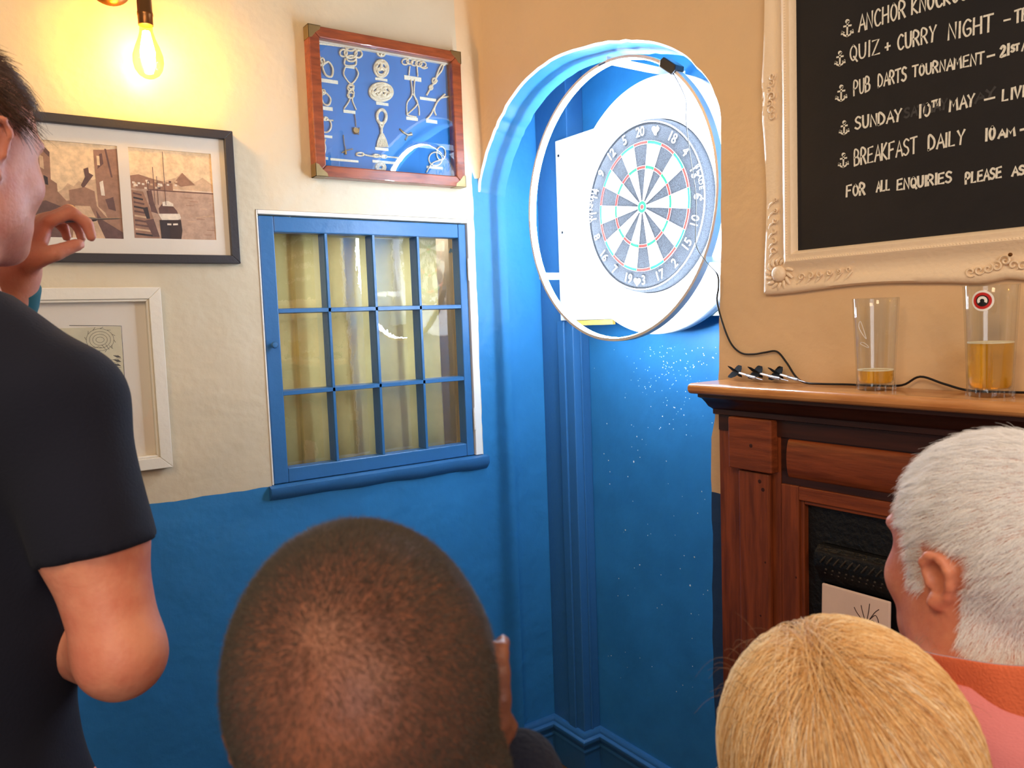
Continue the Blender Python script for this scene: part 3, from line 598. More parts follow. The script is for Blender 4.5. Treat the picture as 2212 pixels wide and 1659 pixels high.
# --- knot display case
kc = thing('knot_display_case', (1.06, YL, 1.935), 'mahogany brass-cornered glazed case of rope knots above the small blue window', 'display case')
kx0, kx1, kz0, kz1, ky = 0.822, 1.292, 1.935, 2.330, 2.078
frame_rect(kc, kx0, kx1, kz0, kz1, 0.030, ky, YL, M['mahogany'], 'case_side', bevel=0.003)
MB().box(kx0 + .028, kx1 - .028, 2.110, 2.115, kz0 + .028, kz1 - .028).build('backing', M['case_blue'], kc, label='blue cloth backing')
for (cx, cz, sx, sz) in ((kx0, kz0, 1, 1), (kx1, kz0, -1, 1), (kx0, kz1, 1, -1), (kx1, kz1, -1, -1)):
    a = 0.034; mb = MB(); pts = [(cx, cz), (cx + sx * a, cz), (cx + sx * a * .93, cz + sz * a * .25), (cx + sx * a * .55, cz + sz * a * .55), (cx + sx * a * .25, cz + sz * a * .93), (cx, cz + sz * a)]
    mb.prism([(x - sx * .0008 * (x == cx), ky - 0.0008, z - sz * .0008 * (z == cz)) for x, z in pts], (0, 0.001, 0))
    xa, xb = sorted((cx - sx * .001, cx + sx * .0005)); za, zb = sorted((cz - sz * .001, cz + sz * a)); mb.box(xa, xb, ky - .0008, YL - .004, za, zb)
    xa, xb = sorted((cx - sx * .001, cx + sx * a)); za, zb = sorted((cz - sz * .001, cz + sz * .0005)); mb.box(xa, xb, ky - .0008, YL - .004, za, zb); mb.build('brass_corner', M['brass'], kc)
def K(cx, cy, lift=0.003): p = onY(620 + cx / 4.1476, 30 + cy / 4.1476, 2.110 - lift); return p
def rope(pts, r=0.0017, n=5, closed=False, name='rope_knot'):
    mb = MB(); q = smoothpath([K(a, b, 0.003 + 0.0016 * math.sin(i * 2.1)) for i, (a, b) in enumerate(pts)], n, closed); mb.tube(q, r, 6, closed=closed); return mb
def knot(lists, r=0.0017, name='rope_knot', **k):
    M_ = MB()
    for pts in lists:
        cl = pts[0] == pts[-1]; t = rope(pts[:-1] if cl else pts, r * 1.35, closed=cl); M_.mesh(t.v, t.f)
    return M_.build(name, M['rope'], kc, smooth=60)
def circ(cx, cy, rx, ry, n=10, a=0): 
    p = [(cx + rx * math.cos(a + t), cy + ry * math.sin(a + t)) for t in np.linspace(0, 2 * math.pi, n, endpoint=False)]; return p + [p[0]]
knot([[(262, 310), (290, 380), (320, 450), (370, 430), (410, 490), (400, 560), (350, 550), (320, 490), (310, 420)], circ(312, 430, 22, 34)], 0.0022)
knot([[(262, 640), (310, 690), (350, 710), (390, 760), (375, 815), (330, 805), (310, 750), (325, 700)], circ(325, 700, 16, 20)], 0.0019)
knot([circ(345, 1000, 52, 62), [(275, 945), (330, 950), (340, 925), (360, 950), (415, 955)], circ(345, 940, 18, 14)])
knot([circ(570, 350, 55, 48), circ(505, 350, 32, 32), circ(640, 360, 32, 32), circ(570, 310, 40, 22), circ(575, 400, 42, 26), [(520, 400), (520, 460), (610, 460), (620, 400)]], 0.002)
knot([[(520, 480), (508, 540), (550, 610), (600, 650), (550, 700), (560, 770), (510, 850)], [(615, 480), (638, 540), (600, 610), (545, 650), (600, 700), (585, 770), (620, 860)], circ(570, 665, 28, 24), circ(570, 730, 28, 24)])
knot([circ(845, 345, 38, 36, 8), circ(845, 335, 18, 20, 8), circ(830, 360, 14, 16, 8), circ(860, 360, 14, 16, 8)], 0.002)
knot([circ(845, 490, 62, 75, 14), circ(845, 490, 45, 56, 12), circ(825, 470, 26, 34, 8), circ(868, 470, 26, 34, 8), circ(845, 515, 34, 34, 8)], 0.0026)
knot([circ(843, 700, 102, 78, 16), circ(843, 700, 80, 58, 14), circ(800, 690, 44, 40, 10), circ(845, 700, 40, 44, 10), circ(890, 700, 44, 40, 10), circ(843, 720, 70, 30, 12)], 0.0030)
knot([circ(848, 920, 44, 65, 12), circ(848, 920, 38, 58, 12), [(830, 990), (850, 1040), (845, 1080)], [(865, 985), (845, 1040), (850, 1080)]], 0.0026)
mb = MB()
for k in range(11): u = -52 + k * 10.4; mb.tube([K(850 + u * .2, 1070), K(853 + u * .7, 1130), K(855 + u, 1195)], 0.0016, 6)
mb.build('rope_tassel', M['rope'], kc, smooth=60)
knot([circ(1060, 430, 30, 26), circ(1100, 425, 28, 24), circ(1140, 440, 28, 24), circ(1180, 445, 28, 24), circ(1215, 455, 30, 24), [(1190, 470), (1225, 490), (1258, 480)]])
knot([[(1100, 470), (1092, 550)], [(1165, 470), (1172, 560)], [(1110, 590), (1120, 720), (1075, 800), (1075, 900)], [(1145, 590), (1140, 720), (1180, 830), (1185, 910)], [(1125, 715), (1170, 800), (1100, 880), (1075, 905), (1160, 925)]])
knot([[(1405, 430), (1390, 500), (1345, 560), (1320, 610), (1290, 660), (1250, 730)], [(1400, 430), (1360, 500), (1330, 590), (1345, 600), (1300, 640)], circ(1320, 600, 18, 24, 8), circ(1290, 660, 14, 18, 8), circ(1402, 435, 18, 24, 8)], 0.002)
knot([[(1415, 720), (1345, 790), (1320, 860), (1335, 910)], [(1460, 740), (1370, 760), (1320, 840), (1290, 900), (1250, 945)]], 0.002)
knot([[(262, 262), (500, 290), (800, 325), (1100, 370), (1400, 412)]], 0.0022)
knot([circ(655, 1258, 34, 14), [(690, 1260), (760, 1275), (900, 1280), (1040, 1295)], circ(800, 1272, 30, 12), circ(870, 1278, 26, 12)])
knot([circ(840, 1375, 40, 36, 10), circ(840, 1375, 24, 22, 8)], 0.003)
knot([[(345, 1120), (330, 1180), (320, 1260), (330, 1320)], [(325, 1120), (345, 1190), (340, 1250)]], 0.0014)
knot([circ(1330, 1300, 60, 60), circ(1380, 1250, 40, 60), [(1250, 1420), (1300, 1340), (1400, 1300)]], 0.0016)
for a in ((285, 573, 455, 620), (300, 822, 408, 865), (295, 1078, 405, 1110), (262, 1270, 368, 1305), (520, 455, 605, 488), (505, 855, 612, 892), (790, 568, 898, 600), (798, 785, 908, 820), (790, 1190, 908, 1225), (1050, 548, 1202, 600), (1068, 918, 1172, 955), (1190, 740, 1335, 778), (1245, 940, 1345, 980), (388, 1282, 640, 1325), (765, 1300, 968, 1342), (1250, 1355, 1395, 1390)):
    p0, p1, p2, p3 = K(a[0], a[1], .001), K(a[2], a[1] + (a[2] - a[0]) * .16, .001), K(a[2], a[3] + (a[2] - a[0]) * .02, .001), K(a[0], a[3] - (a[2] - a[0]) * .04, .001)
    za, zb = (p0[2] + p1[2]) / 2, (p2[2] + p3[2]) / 2; mb = MB(); mb.box(p0[0], p1[0], 2.1085, 2.110, min(zb, za - .006), za); mb.build('name_strip', M['tag'], kc)
# small brass items: block, anchor, whistle
mb = MB(); c_ = K(615, 1045); mb.tube([K(605, 900), K(615, 960), K(618, 1010)], 0.0013, 6); mb.lathe([(0, -.004), (.008, -.004), (.009, 0), (.008, .004), (0, .004)], c_, (0, 1, 0), 12); mb.tube([K(595, 1020), K(600, 1075), K(640, 1080), K(648, 1020)], 0.0015, 6); mb.build('brass_block', M['brass'], kc, smooth=50)
mb = MB(); mb.tube([K(505, 1085), K(512, 1160), K(530, 1235)], 0.0013, 6); mb.tube([K(490, 1245), K(530, 1225), K(590, 1210)], 0.0013, 6); mb.tube([K(525, 1220), K(527, 1260)], 0.003, 8); mb.build('brass_anchor', M['brass'], kc, smooth=50)
mb = MB(); mb.tube([K(1010, 1030), K(1045, 1065), K(1085, 1085), K(1115, 1075)], [0.002, 0.003, 0.0035, 0.006], 8); mb.tube([K(1085, 1085), K(1060, 1130)], 0.003, 8); mb.build('brass_whistle', M['brass'], kc, smooth=50)
MB().box(kx0 + .03, kx1 - .03, 2.100, 2.110, kz1 - .034, kz1 - .030).build('inner_bead', M['off_white'], kc)
mb = MB(); mb.poly([(kx0 + .029, 2.086, kz0 + .029), (kx1 - .029, 2.086, kz0 + .029), (kx1 - .029, 2.086, kz1 - .029), (kx0 + .029, 2.086, kz1 - .029)]); mb.build('glazing', M['glass'], kc)

# --- wall light
wlx, wlz, wly = 0.412, 2.20, 2.116 - 0.075
wlt = thing('wall_light', (0.37, YL, 2.28), 'bronze wall light with a glowing bare filament bulb above the dark picture frame', 'wall light')
mb = MB(); mb.lathe([(0.0, -0.022), (0.020, -0.021), (0.040, -0.015), (0.047, -0.008), (0.050, -0.003), (0.050, 0.0)], (0.352, YL, 2.350), (0, 1, 0), 40); mb.build('wall_plate', M['brass_dull'], wlt, smooth=50)
mb = MB(); mb.tube(smoothpath([(0.352, YL - .018, 2.350), (0.365, YL - .05, 2.362), (0.39, wly + .01, 2.385), (wlx, wly, 2.395), (wlx, wly, 2.36)], 6), 0.006, 10); mb.build('arm', M['brass_dull'], wlt, smooth=60)
p = onY(315, 55, wly); 
bx, bz = p[0], p[2]
print('bulb top', p)
wlt_x = bx
mb = MB(); mb.lathe([(0.0, 0.085), (0.012, 0.085), (0.0155, 0.080), (0.0165, 0.030), (0.0175, 0.028), (0.0175, 0.022), (0.0165, 0.020), (0.0165, 0.0), (0.0, 0.0)], (bx, wly, bz), (0, 0, 1), 28); mb.build('lamp_holder', M['brass_dull'], wlt, smooth=40)
M['bulb'] = thin_glass('amber_bulb_glass', (1.0, 0.86, 0.55), 1.45, 0.0, 1.0)
mb = MB(); prof_b = [(0.014, 0.0), (0.0145, -0.014), (0.019, -0.030), (0.027, -0.050), (0.033, -0.069), (0.0335, -0.084), (0.030, -0.100), (0.022, -0.112), (0.011, -0.119), (0.0, -0.121)]
mb.lathe(prof_b, (bx, wly, bz), (0, 0, 1), 28); mb.build('bulb', M['bulb'], wlt, smooth=60)
nb = M['bulb'].node_tree; eb = nb.nodes.new('ShaderNodeEmission'); eb.inputs[0].default_value = srgb(255, 196, 20); eb.inputs[1].default_value = 0.9; ab = nb.nodes.new('ShaderNodeAddShader'); ob = [q for q in nb.nodes if q.type == 'OUTPUT_MATERIAL'][0]; mx_ = [q for q in nb.nodes if q.type == 'MIX_SHADER'][0]; nb.links.new(mx_.outputs[0], ab.inputs[0]); nb.links.new(eb.outputs[0], ab.inputs[1]); nb.links.new(ab.outputs[0], ob.inputs[0])
M['filament'] = emit('hot_filament', (255, 206, 110), 300)
mb = MB()
for k in range(6):
    a = k * math.pi / 3; mb.tube([(bx + .004 * math.cos(a), wly + .004 * math.sin(a), bz - .014), (bx + .013 * math.cos(a), wly + .013 * math.sin(a), bz - .060), (bx + .005 * math.cos(a), wly + .005 * math.sin(a), bz - .108)], 0.0042, 6)
mb.build('filament', M['filament'], wlt, smooth=60)
pl_ = bpy.data.lights.new('bulb_light', 'POINT'); pl_.energy = 5.0; pl_.color = (1.0, 0.42, 0.02); pl_.shadow_soft_size = 0.02
po = bpy.data.objects.new('bulb_light', pl_); C.objects.link(po); po.location = (bx, wly, bz - .065)

# ================================================================ chalkboard
cb = thing('chalkboard', (XR, 0.587, 1.565), 'black chalkboard listing pub events in white capitals, in an ornate ivory frame', 'chalkboard')
fy0, fy1, fz0, fz1 = 0.134, 1.040, 1.566, 2.330
iy0, iy1, iz0, iz1 = 0.214, 0.962, 1.640, 2.256
xb_ = 1.349
MB().box(xb_, XR, iy0 - .01, iy1 + .01, iz0 - .01, iz1 + .01).build('slate', M['chalkboard'], cb)
# moulded frame: outer edge gently scalloped
fp = [(0.0, 1.36), (0.0, 1.352), (0.004, 1.346), (0.012, 1.345), (0.022, 1.349), (0.034, 1.350), (0.046, 1.345), (0.054, 1.338), (0.058, 1.336), (0.062, 1.338), (0.066, 1.337), (0.071, 1.336), (0.076, 1.341), (0.078, 1.350)]
def side_pts(s0, s1, fixed, horizontal, sign):
    n = 60; vs = []; q = len(fp)
    for i in range(n + 1):
        t = i / n; s = s0 + (s1 - s0) * t
        wv = 0.006 * math.cos(2 * math.pi * 2 * t) ** 1 - 0.004 * math.exp(-((t - .5) / .02) ** 2) + 0.002 * math.cos(2 * math.pi * 9 * t) * math.exp(-((t - .5) / .09) ** 2)
        for j, (o, x) in enumerate(fp):
            k = max(0, 1 - o / 0.03); off = o - wv * k * 0.8
            m_ = min(off, 0.078); a = s
            lim0, lim1 = min(s0, s1) + m_, max(s0, s1) - m_; a = max(lim0, min(lim1, a)) if (a < lim0 or a > lim1) else a
            vs.append((x, a, fixed + sign * off) if horizontal else (x, fixed + sign * off, a))
    return vs, [(i * q + j, (i + 1) * q + j, (i + 1) * q + j + 1, i * q + j + 1) for i in range(n) for j in range(q - 1)]
for args in ((fz0, fz1, fy1, False, -1), (fz0, fz1, fy0, False, 1), (fy0, fy1, fz0, True, 1), (fy0, fy1, fz1, True, -1)):
    mb = MB(); v_, f_ = side_pts(*args); mb.mesh(v_, f_); mb.build('frame_moulding', M['ornate'], cb, smooth=50)
# bead rows
mb = MB()
def bead(y, z, r=0.0022, x=1.3375):
    mb.mesh([(x - r, y, z), (x, y + r, z), (x, y, z + r), (x, y - r, z), (x, y, z - r)], [(0, 1, 2), (0, 2, 3), (0, 3, 4), (0, 4, 1)])
for z in np.arange(fz0 + .07, fz1 - .07, 0.0052): bead(fy1 - .060, z)
for y in np.arange(fy0 + .07, fy1 - .07, 0.0052): bead(y, fz0 + .060)
mb.build('bead_row', M['ornate'], cb, kind='stuff')
def scroll(cy, cz, r, turns, a0, sg, x=1.345, w_=0.0022):
    n = 18; return [(x - 0.001, cy + sg * r * (1 - i / n * .85) * math.cos(a0 + turns * 2 * math.pi * i / n), cz + r * (1 - i / n * .85) * math.sin(a0 + turns * 2 * math.pi * i / n)) for i in range(n + 1)]
def ornament(name, items):
    mb = MB()
    for pts, r in items: mb.tube(pts, [r * (0.5 + 0.5 * math.sin(math.pi * min(1, (i + .6) / (len(pts))))) for i in range(len(pts))], 6)
    return mb.build(name, M['ornate'], cb, smooth=60)
cyc, czc = fy1 - 0.036, fz0 + 0.036
# corner cartouche with leaves
mb = MB(); mb.lathe([(0, -.013), (.008, -.0125), (.014, -.009), (.0165, -.004), (.0165, 0)], (1.349, cyc, czc), (1, 0, 0), 24); mb.build('corner_boss', M['ornate'], cb, smooth=60)
it = []
for k in range(14):
    a = k * 2 * math.pi / 14; it.append(([(1.346, cyc + .019 * math.cos(a), czc + .019 * math.sin(a)), (1.343, cyc + .025 * math.cos(a + .12), czc + .025 * math.sin(a + .12)), (1.347, cyc + .032 * math.cos(a + .3), czc + .032 * math.sin(a + .3))], 0.0036))
for k in range(6):
    it.append((scroll(cyc + .012 - k * .0016, czc + .045 + k * .020, .008 - k * .0006, 1.1, k, 1 if k % 2 else -1), 0.0018)); it.append((scroll(cyc - .052 - k * .020, czc - .010 + k * .0016, .008 - k * .0006, 1.1, k, 1 if k % 2 else -1), 0.0018))
    it.append(([(1.347, cyc + .024, czc + .03 + k * .02), (1.345, cyc + .018, czc + .038 + k * .02), (1.348, cyc + .006, czc + .046 + k * .02)], 0.0024))
    it.append(([(1.347, cyc - .04 - k * .02, czc - .024), (1.345, cyc - .048 - k * .02, czc - .016), (1.348, cyc - .056 - k * .02, czc - .006)], 0.0024))
ornament('corner_scrolls', it)
zc_ = 1.948; it = []
for s in (1, -1):
    it.append(([(1.352, fy1 + .002, zc_ + s * .002), (1.347, fy1 - .004, zc_ + s * .016), (1.347, fy1 - .002, zc_ + s * .03), (1.352, fy1 - .006, zc_ + s * .042)], 0.0028))
    for k in range(3): it.append((scroll(fy1 - .018 - k * .004, zc_ + s * (.012 + k * .013), .0085, 1.2, k + s, s), 0.0018))
it.append((scroll(fy1 - .024, zc_, .009, 1.3, 0, 1), 0.0022)); ornament('side_scrolls', it)
it = []
for s in (1, -1):
    for k in range(4): it.append((scroll(.587 + s * (.012 + k * .013), fz0 + .02 - k * .002, .0085, 1.2, k + s, s), 0.0018))
it.append((scroll(.587, fz0 + .028, .009, 1.3, 0, 1), 0.0022)); ornament('bottom_scrolls', it)
it = [(scroll(fy1 - .03, 2.15 + k * .02, .009, 1.2, k, 1), .002) for k in range(5)]; ornament('upper_scrolls', it)
mb = MB(); q = onX(2185, 553, 1.34); mb.lathe([(0, -.002), (.003, -.0015), (.0032, 0)], (1.3365, q[1], q[2] + .002), (1, 0, 0), 10); mb.build('screw', M['brass_dull'], cb)
# hand-lettering
FONT = {
 'A': [[(0, 0), (.32, 1), (.62, 0)], [(.12, .36), (.52, .38)]], 'B': [[(0, 0), (.02, 1), (.34, .96), (.42, .76), (.3, .55), (.04, .52)], [(.3, .55), (.5, .36), (.42, .08), (0, 0)]],
 'C': [[(.5, .86), (.3, 1), (.08, .75), (.03, .4), (.16, .06), (.36, 0), (.54, .14)]], 'D': [[(0, 0), (.03, 1), (.34, .86), (.52, .5), (.38, .12), (0, 0)]],
 'E': [[(.5, 1), (.04, .96), (0, 0), (.5, .02)], [(.02, .5), (.42, .54)]], 'F': [[(.5, 1), (.04, .96), (0, 0)], [(.02, .5), (.4, .54)]],
 'G': [[(.52, .86), (.3, 1), (.06, .7), (.04, .3), (.24, 0), (.5, .12), (.5, .42), (.28, .42)]], 'H': [[(0, 0), (.02, 1)], [(.5, 0), (.5, 1)], [(.01, .48), (.5, .52)]],
 'I': [[(.06, 0), (.08, 1)]], 'K': [[(0, 0), (.02, 1)], [(.46, 1), (.02, .45), (.5, 0)]], 'L': [[(.04, 1), (0, 0), (.42, .02)]],
 'M': [[(0, 0), (.08, 1), (.34, .36), (.62, 1), (.7, 0)]], 'N': [[(0, 0), (.04, 1), (.5, 0), (.52, 1)]],
 'O': [[(.26, 1), (.05, .74), (.03, .3), (.24, 0), (.48, .28), (.48, .72), (.26, 1)]], 'P': [[(0, 0), (.02, 1), (.38, .94), (.46, .7), (.3, .5), (.03, .46)]],
 'Q': [[(.26, 1), (.05, .74), (.03, .3), (.24, 0), (.48, .28), (.48, .72), (.26, 1)], [(.28, .25), (.56, -.12)]], 'R': [[(0, 0), (.02, 1), (.38, .94), (.46, .7), (.3, .52), (.03, .48)], [(.2, .5), (.5, 0)]],
 'S': [[(.5, .88), (.26, 1), (.05, .8), (.14, .58), (.4, .44), (.48, .2), (.24, 0), (0, .12)]], 'T': [[(-.04, .97), (.56, 1)], [(.27, 1), (.25, 0)]],
 'U': [[(0, 1), (.04, .2), (.24, 0), (.46, .2), (.5, 1)]], 'V': [[(0, 1), (.24, 0), (.5, 1)]], 'Y': [[(0, 1), (.26, .5), (.54, 1)], [(.26, .5), (.2, 0)]], 'Z': [[(.02, .97), (.5, 1), (0, 0), (.54, .03)]],
 '0': [[(.24, 1), (.04, .7), (.04, .3), (.22, 0), (.42, .3), (.42, .7), (.24, 1)]], '1': [[(.06, 0), (.08, 1)]], '2': [[(.02, .8), (.2, 1), (.42, .8), (.3, .45), (0, 0), (.48, .03)]],
 '-': [[(0, .45), (.42, .48)]], '+': [[(0, .45), (.46, .45)], [(.23, .2), (.23, .72)]]}
ADV = {'I': .30, '1': .34, 'M': .92, '-': .5}
def word(txt, p0, p1, top, parent, m='chalk', wd=0.0029, name='lettering'):
    a = onX(*p0, xb_); b = onX(*p1, xb_); c = onX(p0[0], p0[1] - top, xb_); H = c[2] - a[2]
    adv = [ADV.get(ch, .72) for ch in txt]; tot = sum(adv) - .18; L = b[1] - a[1]; sc = L / tot; x = 0; mb = MB(); yv = np.array([0, 1, 0]) * sc
    for ch, ad in zip(txt, adv):
        j = random.uniform(-.04, .04)
        for st in FONT[ch]:
            pts = []
            for (u, v) in st:
                s = x + u; zz = a[2] + (b[2] - a[2]) * (s / tot) + H * (v + j * v); yy = a[1] + s * sc; pts.append((xb_, yy, zz))
            if len(pts) > 2 and ch in 'BCDGOPQRSU02': pts = smoothpath(pts, 4)
            mb.ribbon(pts, wd * random.uniform(.85, 1.1), (-1, 0, 0), 0.0004 + random.uniform(0, .0002))
        x += ad
    return mb.build(name, M[m], parent)
def cp_(cx, cy): return (1620 + cx / 2.5135, cy / 2.5135)
def W_(t, x0, y0, x1, y1, top, **k): word(t, cp_(x0, y0), cp_(x1, y1), top / 2.5135, cb, **k)
W_('ANCHOR', 592, 172, 845, 92, 88, wd=.0031); W_('KNOCKOUT', 880, 78, 1230, -20, 82, wd=.0031)
W_('QUIZ', 545, 332, 703, 292, 80); W_('+', 735, 290, 765, 280, 70); W_('CURRY', 803, 272, 1010, 222, 82); W_('NIGHT', 1078, 216, 1318, 168, 86); W_('-', 1380, 150, 1405, 146, 80); W_('TEAMS', 1440, 125, 1640, 70, 70)
W_('PUB', 565, 520, 652, 492, 76); W_('DARTS', 697, 474, 850, 436, 70); W_('TOURNAMENT', 885, 418, 1270, 344, 58); W_('-', 1290, 330, 1318, 324, 50); W_('21', 1362, 308, 1408, 296, 56, wd=.0035); W_('ST', 1420, 282, 1460, 272, 34); W_('APRIL', 1478, 276, 1640, 236, 56)
W_('SUNDAY', 572, 702, 822, 655, 62, wd=.0035); W_('10', 920, 640, 985, 625, 68, wd=.0035); W_('TH', 990, 583, 1032, 573, 34); W_('MAY', 1085, 605, 1218, 572, 62, wd=.0036); W_('-', 1275, 570, 1315, 562, 62, wd=.0035); W_('LIVE', 1372, 548, 1520, 518, 60, wd=.0035)
W_('BREAKFAST', 568, 900, 905, 830, 82, wd=.0031); W_('DAILY', 970, 815, 1165, 780, 75, wd=.0031); W_('10', 1280, 765, 1335, 752, 66, wd=.0035); W_('AM', 1350, 750, 1440, 735, 44, wd=.0035); W_('-', 1470, 735, 1500, 730, 66, wd=.0035)
W_('FOR', 525, 1068, 625, 1055, 58, wd=.0036); W_('ALL', 688, 1042, 760, 1030, 55, wd=.0035); W_('ENQUIRIES', 800, 1032, 1095, 988, 55, wd=.0035); W_('PLEASE', 1172, 998, 1365, 962, 55, wd=.0035); W_('ASK', 1425, 955, 1530, 938, 48, wd=.0035)
W_('SATMAY', 840, 640, 1070, 590, 50, m='ghost', wd=.004)
W_('AY', 1225, 560, 1330, 520, 45, m='ghost', wd=.004)
def anchor(cx, cy, h, m='chalk'):
    mb = MB(); u = h * .88 / 2.5135
    def q(a, b): return onX(*(np.array(cp_(cx, cy)) + np.array([a * u, b * u])), xb_)
    for st in ([(.02, -.36), (-.0, .46)], [(-.2, -.12), (.24, -.2)], [(-.32, .22), (-.18, .42), (0, .48), (.18, .38), (.32, .12)], [(-.34, .36), (-.32, .2), (-.2, .26)], [(.22, .18), (.34, .08), (.36, .26)], [(.02 + .09 * math.cos(t), -.44 + .09 * math.sin(t)) for t in np.linspace(0, 6.28, 10)]):
        mb.ribbon([q(a, b) for a, b in st], 0.0030, (-1, 0, 0), 0.0005)
    mb.build('anchor_mark', M[m], cb)
for a in ((528, 155, 100), (488, 320, 86), (495, 508, 94), (511, 695, 80), (507, 872, 84)): anchor(*a)

# ================================================================ fireplace surround
fpz = thing('fireplace', (1.33, 0.56, 0.0), 'stained pine fireplace surround with moulded mantelshelf and black cast iron insert', 'fireplace')
XF = 1.308
# shelf with rounded nose
mb = MB(); nose = [(1.36, 1.386), (1.243, 1.386), (1.236, 1.384), (1.2325, 1.379), (1.2325, 1.372), (1.236, 1.366), (1.243, 1.364), (1.36, 1.364)]
mb.prism([(x, -0.05, z) for x, z in nose], (0, 1.148 + .05, 0)); mb.build('mantelshelf', M['wood_shelf'], fpz, bevel=0.006, seg=3)
mb = MB(); cove = [(1.36, 1.364), (1.250, 1.364), (1.250, 1.357), (1.262, 1.353), (1.272, 1.345), (1.282, 1.335), (1.296, 1.328), (1.296, 1.318), (1.302, 1.316), (1.36, 1.316)]
mb.prism([(x, -0.03, z) for x, z in cove], (0, 1.135 + .03, 0)); mb.build('cove_moulding', M['wood_dark'], fpz, smooth=30)
MB().box(XF, 1.36, -0.02, 1.130, 1.283, 1.316).build('frieze_top', M['wood_dark'], fpz)
for s in (0, 1):
    def Y(y): return y if not s else 1.12 - y
    def B(x0, x1, ya, yb, z0, z1, nm, m, **k): a, b = sorted((Y(ya), Y(yb))); return MB().box(x0, x1, a, b, z0, z1).build(nm, M[m], fpz, **k)
    B(XF + .004, 1.36, 0.979, 1.132, 0, 1.283, 'side_upright', 'wood_v')
    b_ = B(1.289, XF + .004, 0.984, 1.090, 1.210, 1.316, 'corner_block', 'wood', bevel=0.003)
    B(1.299, XF + .004, 0.998, 1.074, 0.14, 1.206, 'pilaster', 'wood_v', bevel=0.004)
    B(1.289, XF + .004, 0.988, 1.086, 0, 0.14, 'plinth', 'wood', bevel=0.003)
    B(XF + .002, 1.36, 0.938, 0.978, 0, 1.19, 'inner_upright', 'wood_v', bevel=0.002)
    B(XF + .008, XF + .026, 0.930, 0.939, 0, 1.165, 'inner_bead', 'wood_v', bevel=0.002)
B2 = lambda x0, x1, ya, yb, z0, z1, nm, m, **k: MB().box(x0, x1, ya, yb, z0, z1).build(nm, M[m], fpz, **k)
B2(XF + .006, 1.36, 0.142, 0.979, 1.19, 1.283, 'frieze_board', 'wood_dark')
mb = MB(); n = 8; pr = [(XF + .006 - .010 * math.sin(t), 1.242 + .038 * -math.cos(t)) for t in np.linspace(0, math.pi, n + 1)]; mb.prism([(x, 0.160, z) for x, z in pr], (0, 0.80, 0)); mb.build('frieze_panel', M['wood'], fpz, smooth=40)
B2(XF + .002, 1.36, 0.182, 0.938, 1.163, 1.1895, 'top_rail', 'wood', bevel=0.002)
B2(XF + .008, XF + .026, 0.19, 0.930, 1.155, 1.163, 'inner_bead', 'wood', bevel=0.002)
mb = MB()
for px, py in ((1622, 963), (1641, 1040), (1648, 1058)):
    X = 1.289 if py < 1000 else 1.299; q = onX(px, py, X); MB().lathe([(0, -.0006), (.004, -.0004), (.0045, .0005)], (X, q[1], q[2]), (1, 0, 0), 8).build('wood_knot', M['knot'], fpz)
for px, py in ((1653, 1215), (1643, 1330), (1712, 1250)):
    q = onX(px, py, 1.299); MB().lathe([(0, -.0005), (.0022, -.0003), (.0025, .0005)], (1.299 if px < 1690 else XF + .002, q[1], q[2]), (1, 0, 0), 8).build('wood_knot', M['knot'], fpz)
# cast iron insert
B2(1.330, 1.345, 0.19, 0.932, 1.085, 1.157, 'insert_top', 'black_iron'); B2(1.330, 1.345, 0.895, 0.932, 0.0, 1.085, 'insert_side', 'black_iron'); B2(1.330, 1.345, 0.19, 0.225, 0.0, 1.085, 'insert_side', 'black_iron')
B2(1.352, 1.362, 0.19, 0.932, 0.0, 1.16, 'firebox_back', 'black_iron')
mb = MB(); hood = [(1.352, 1.085), (1.318, 1.083), (1.306, 1.072), (1.303, 1.055), (1.306, 1.040), (1.316, 1.028), (1.322, 1.012), (1.352, 1.010)]
mb.prism([(x, 0.235, z) for x, z in hood], (0, 0.665, 0)); mb.build('hood', M['black_iron'], fpz, smooth=35)
M['iron_relief'] = mat('worn_iron_relief', (52, 46, 42), 0.4, metal=0.3, var=0.3, vscale=60)
mb = MB()
for i in range(46):
    y = 0.25 + i * 0.0139; mb.tube([(1.3085, y, 1.069), (1.302, y + .004, 1.062), (1.3015, y + .010, 1.054)], 0.0019, 5)
    mb.lathe([(0, -.0025), (.0024, -.001), (.0028, .001)], (1.3045, y, 1.042), (1, 0, 0), 6); mb.lathe([(0, -.0025), (.0024, -.001), (.0028, .001)], (1.3125, y + .007, 1.032), (1, 0, 0), 6)
mb.tube([(1.309, 0.24, 1.074), (1.309, 0.895, 1.074)], 0.002, 6)
mb.build('hood_relief', M['iron_relief'], fpz, kind='stuff', smooth=60)
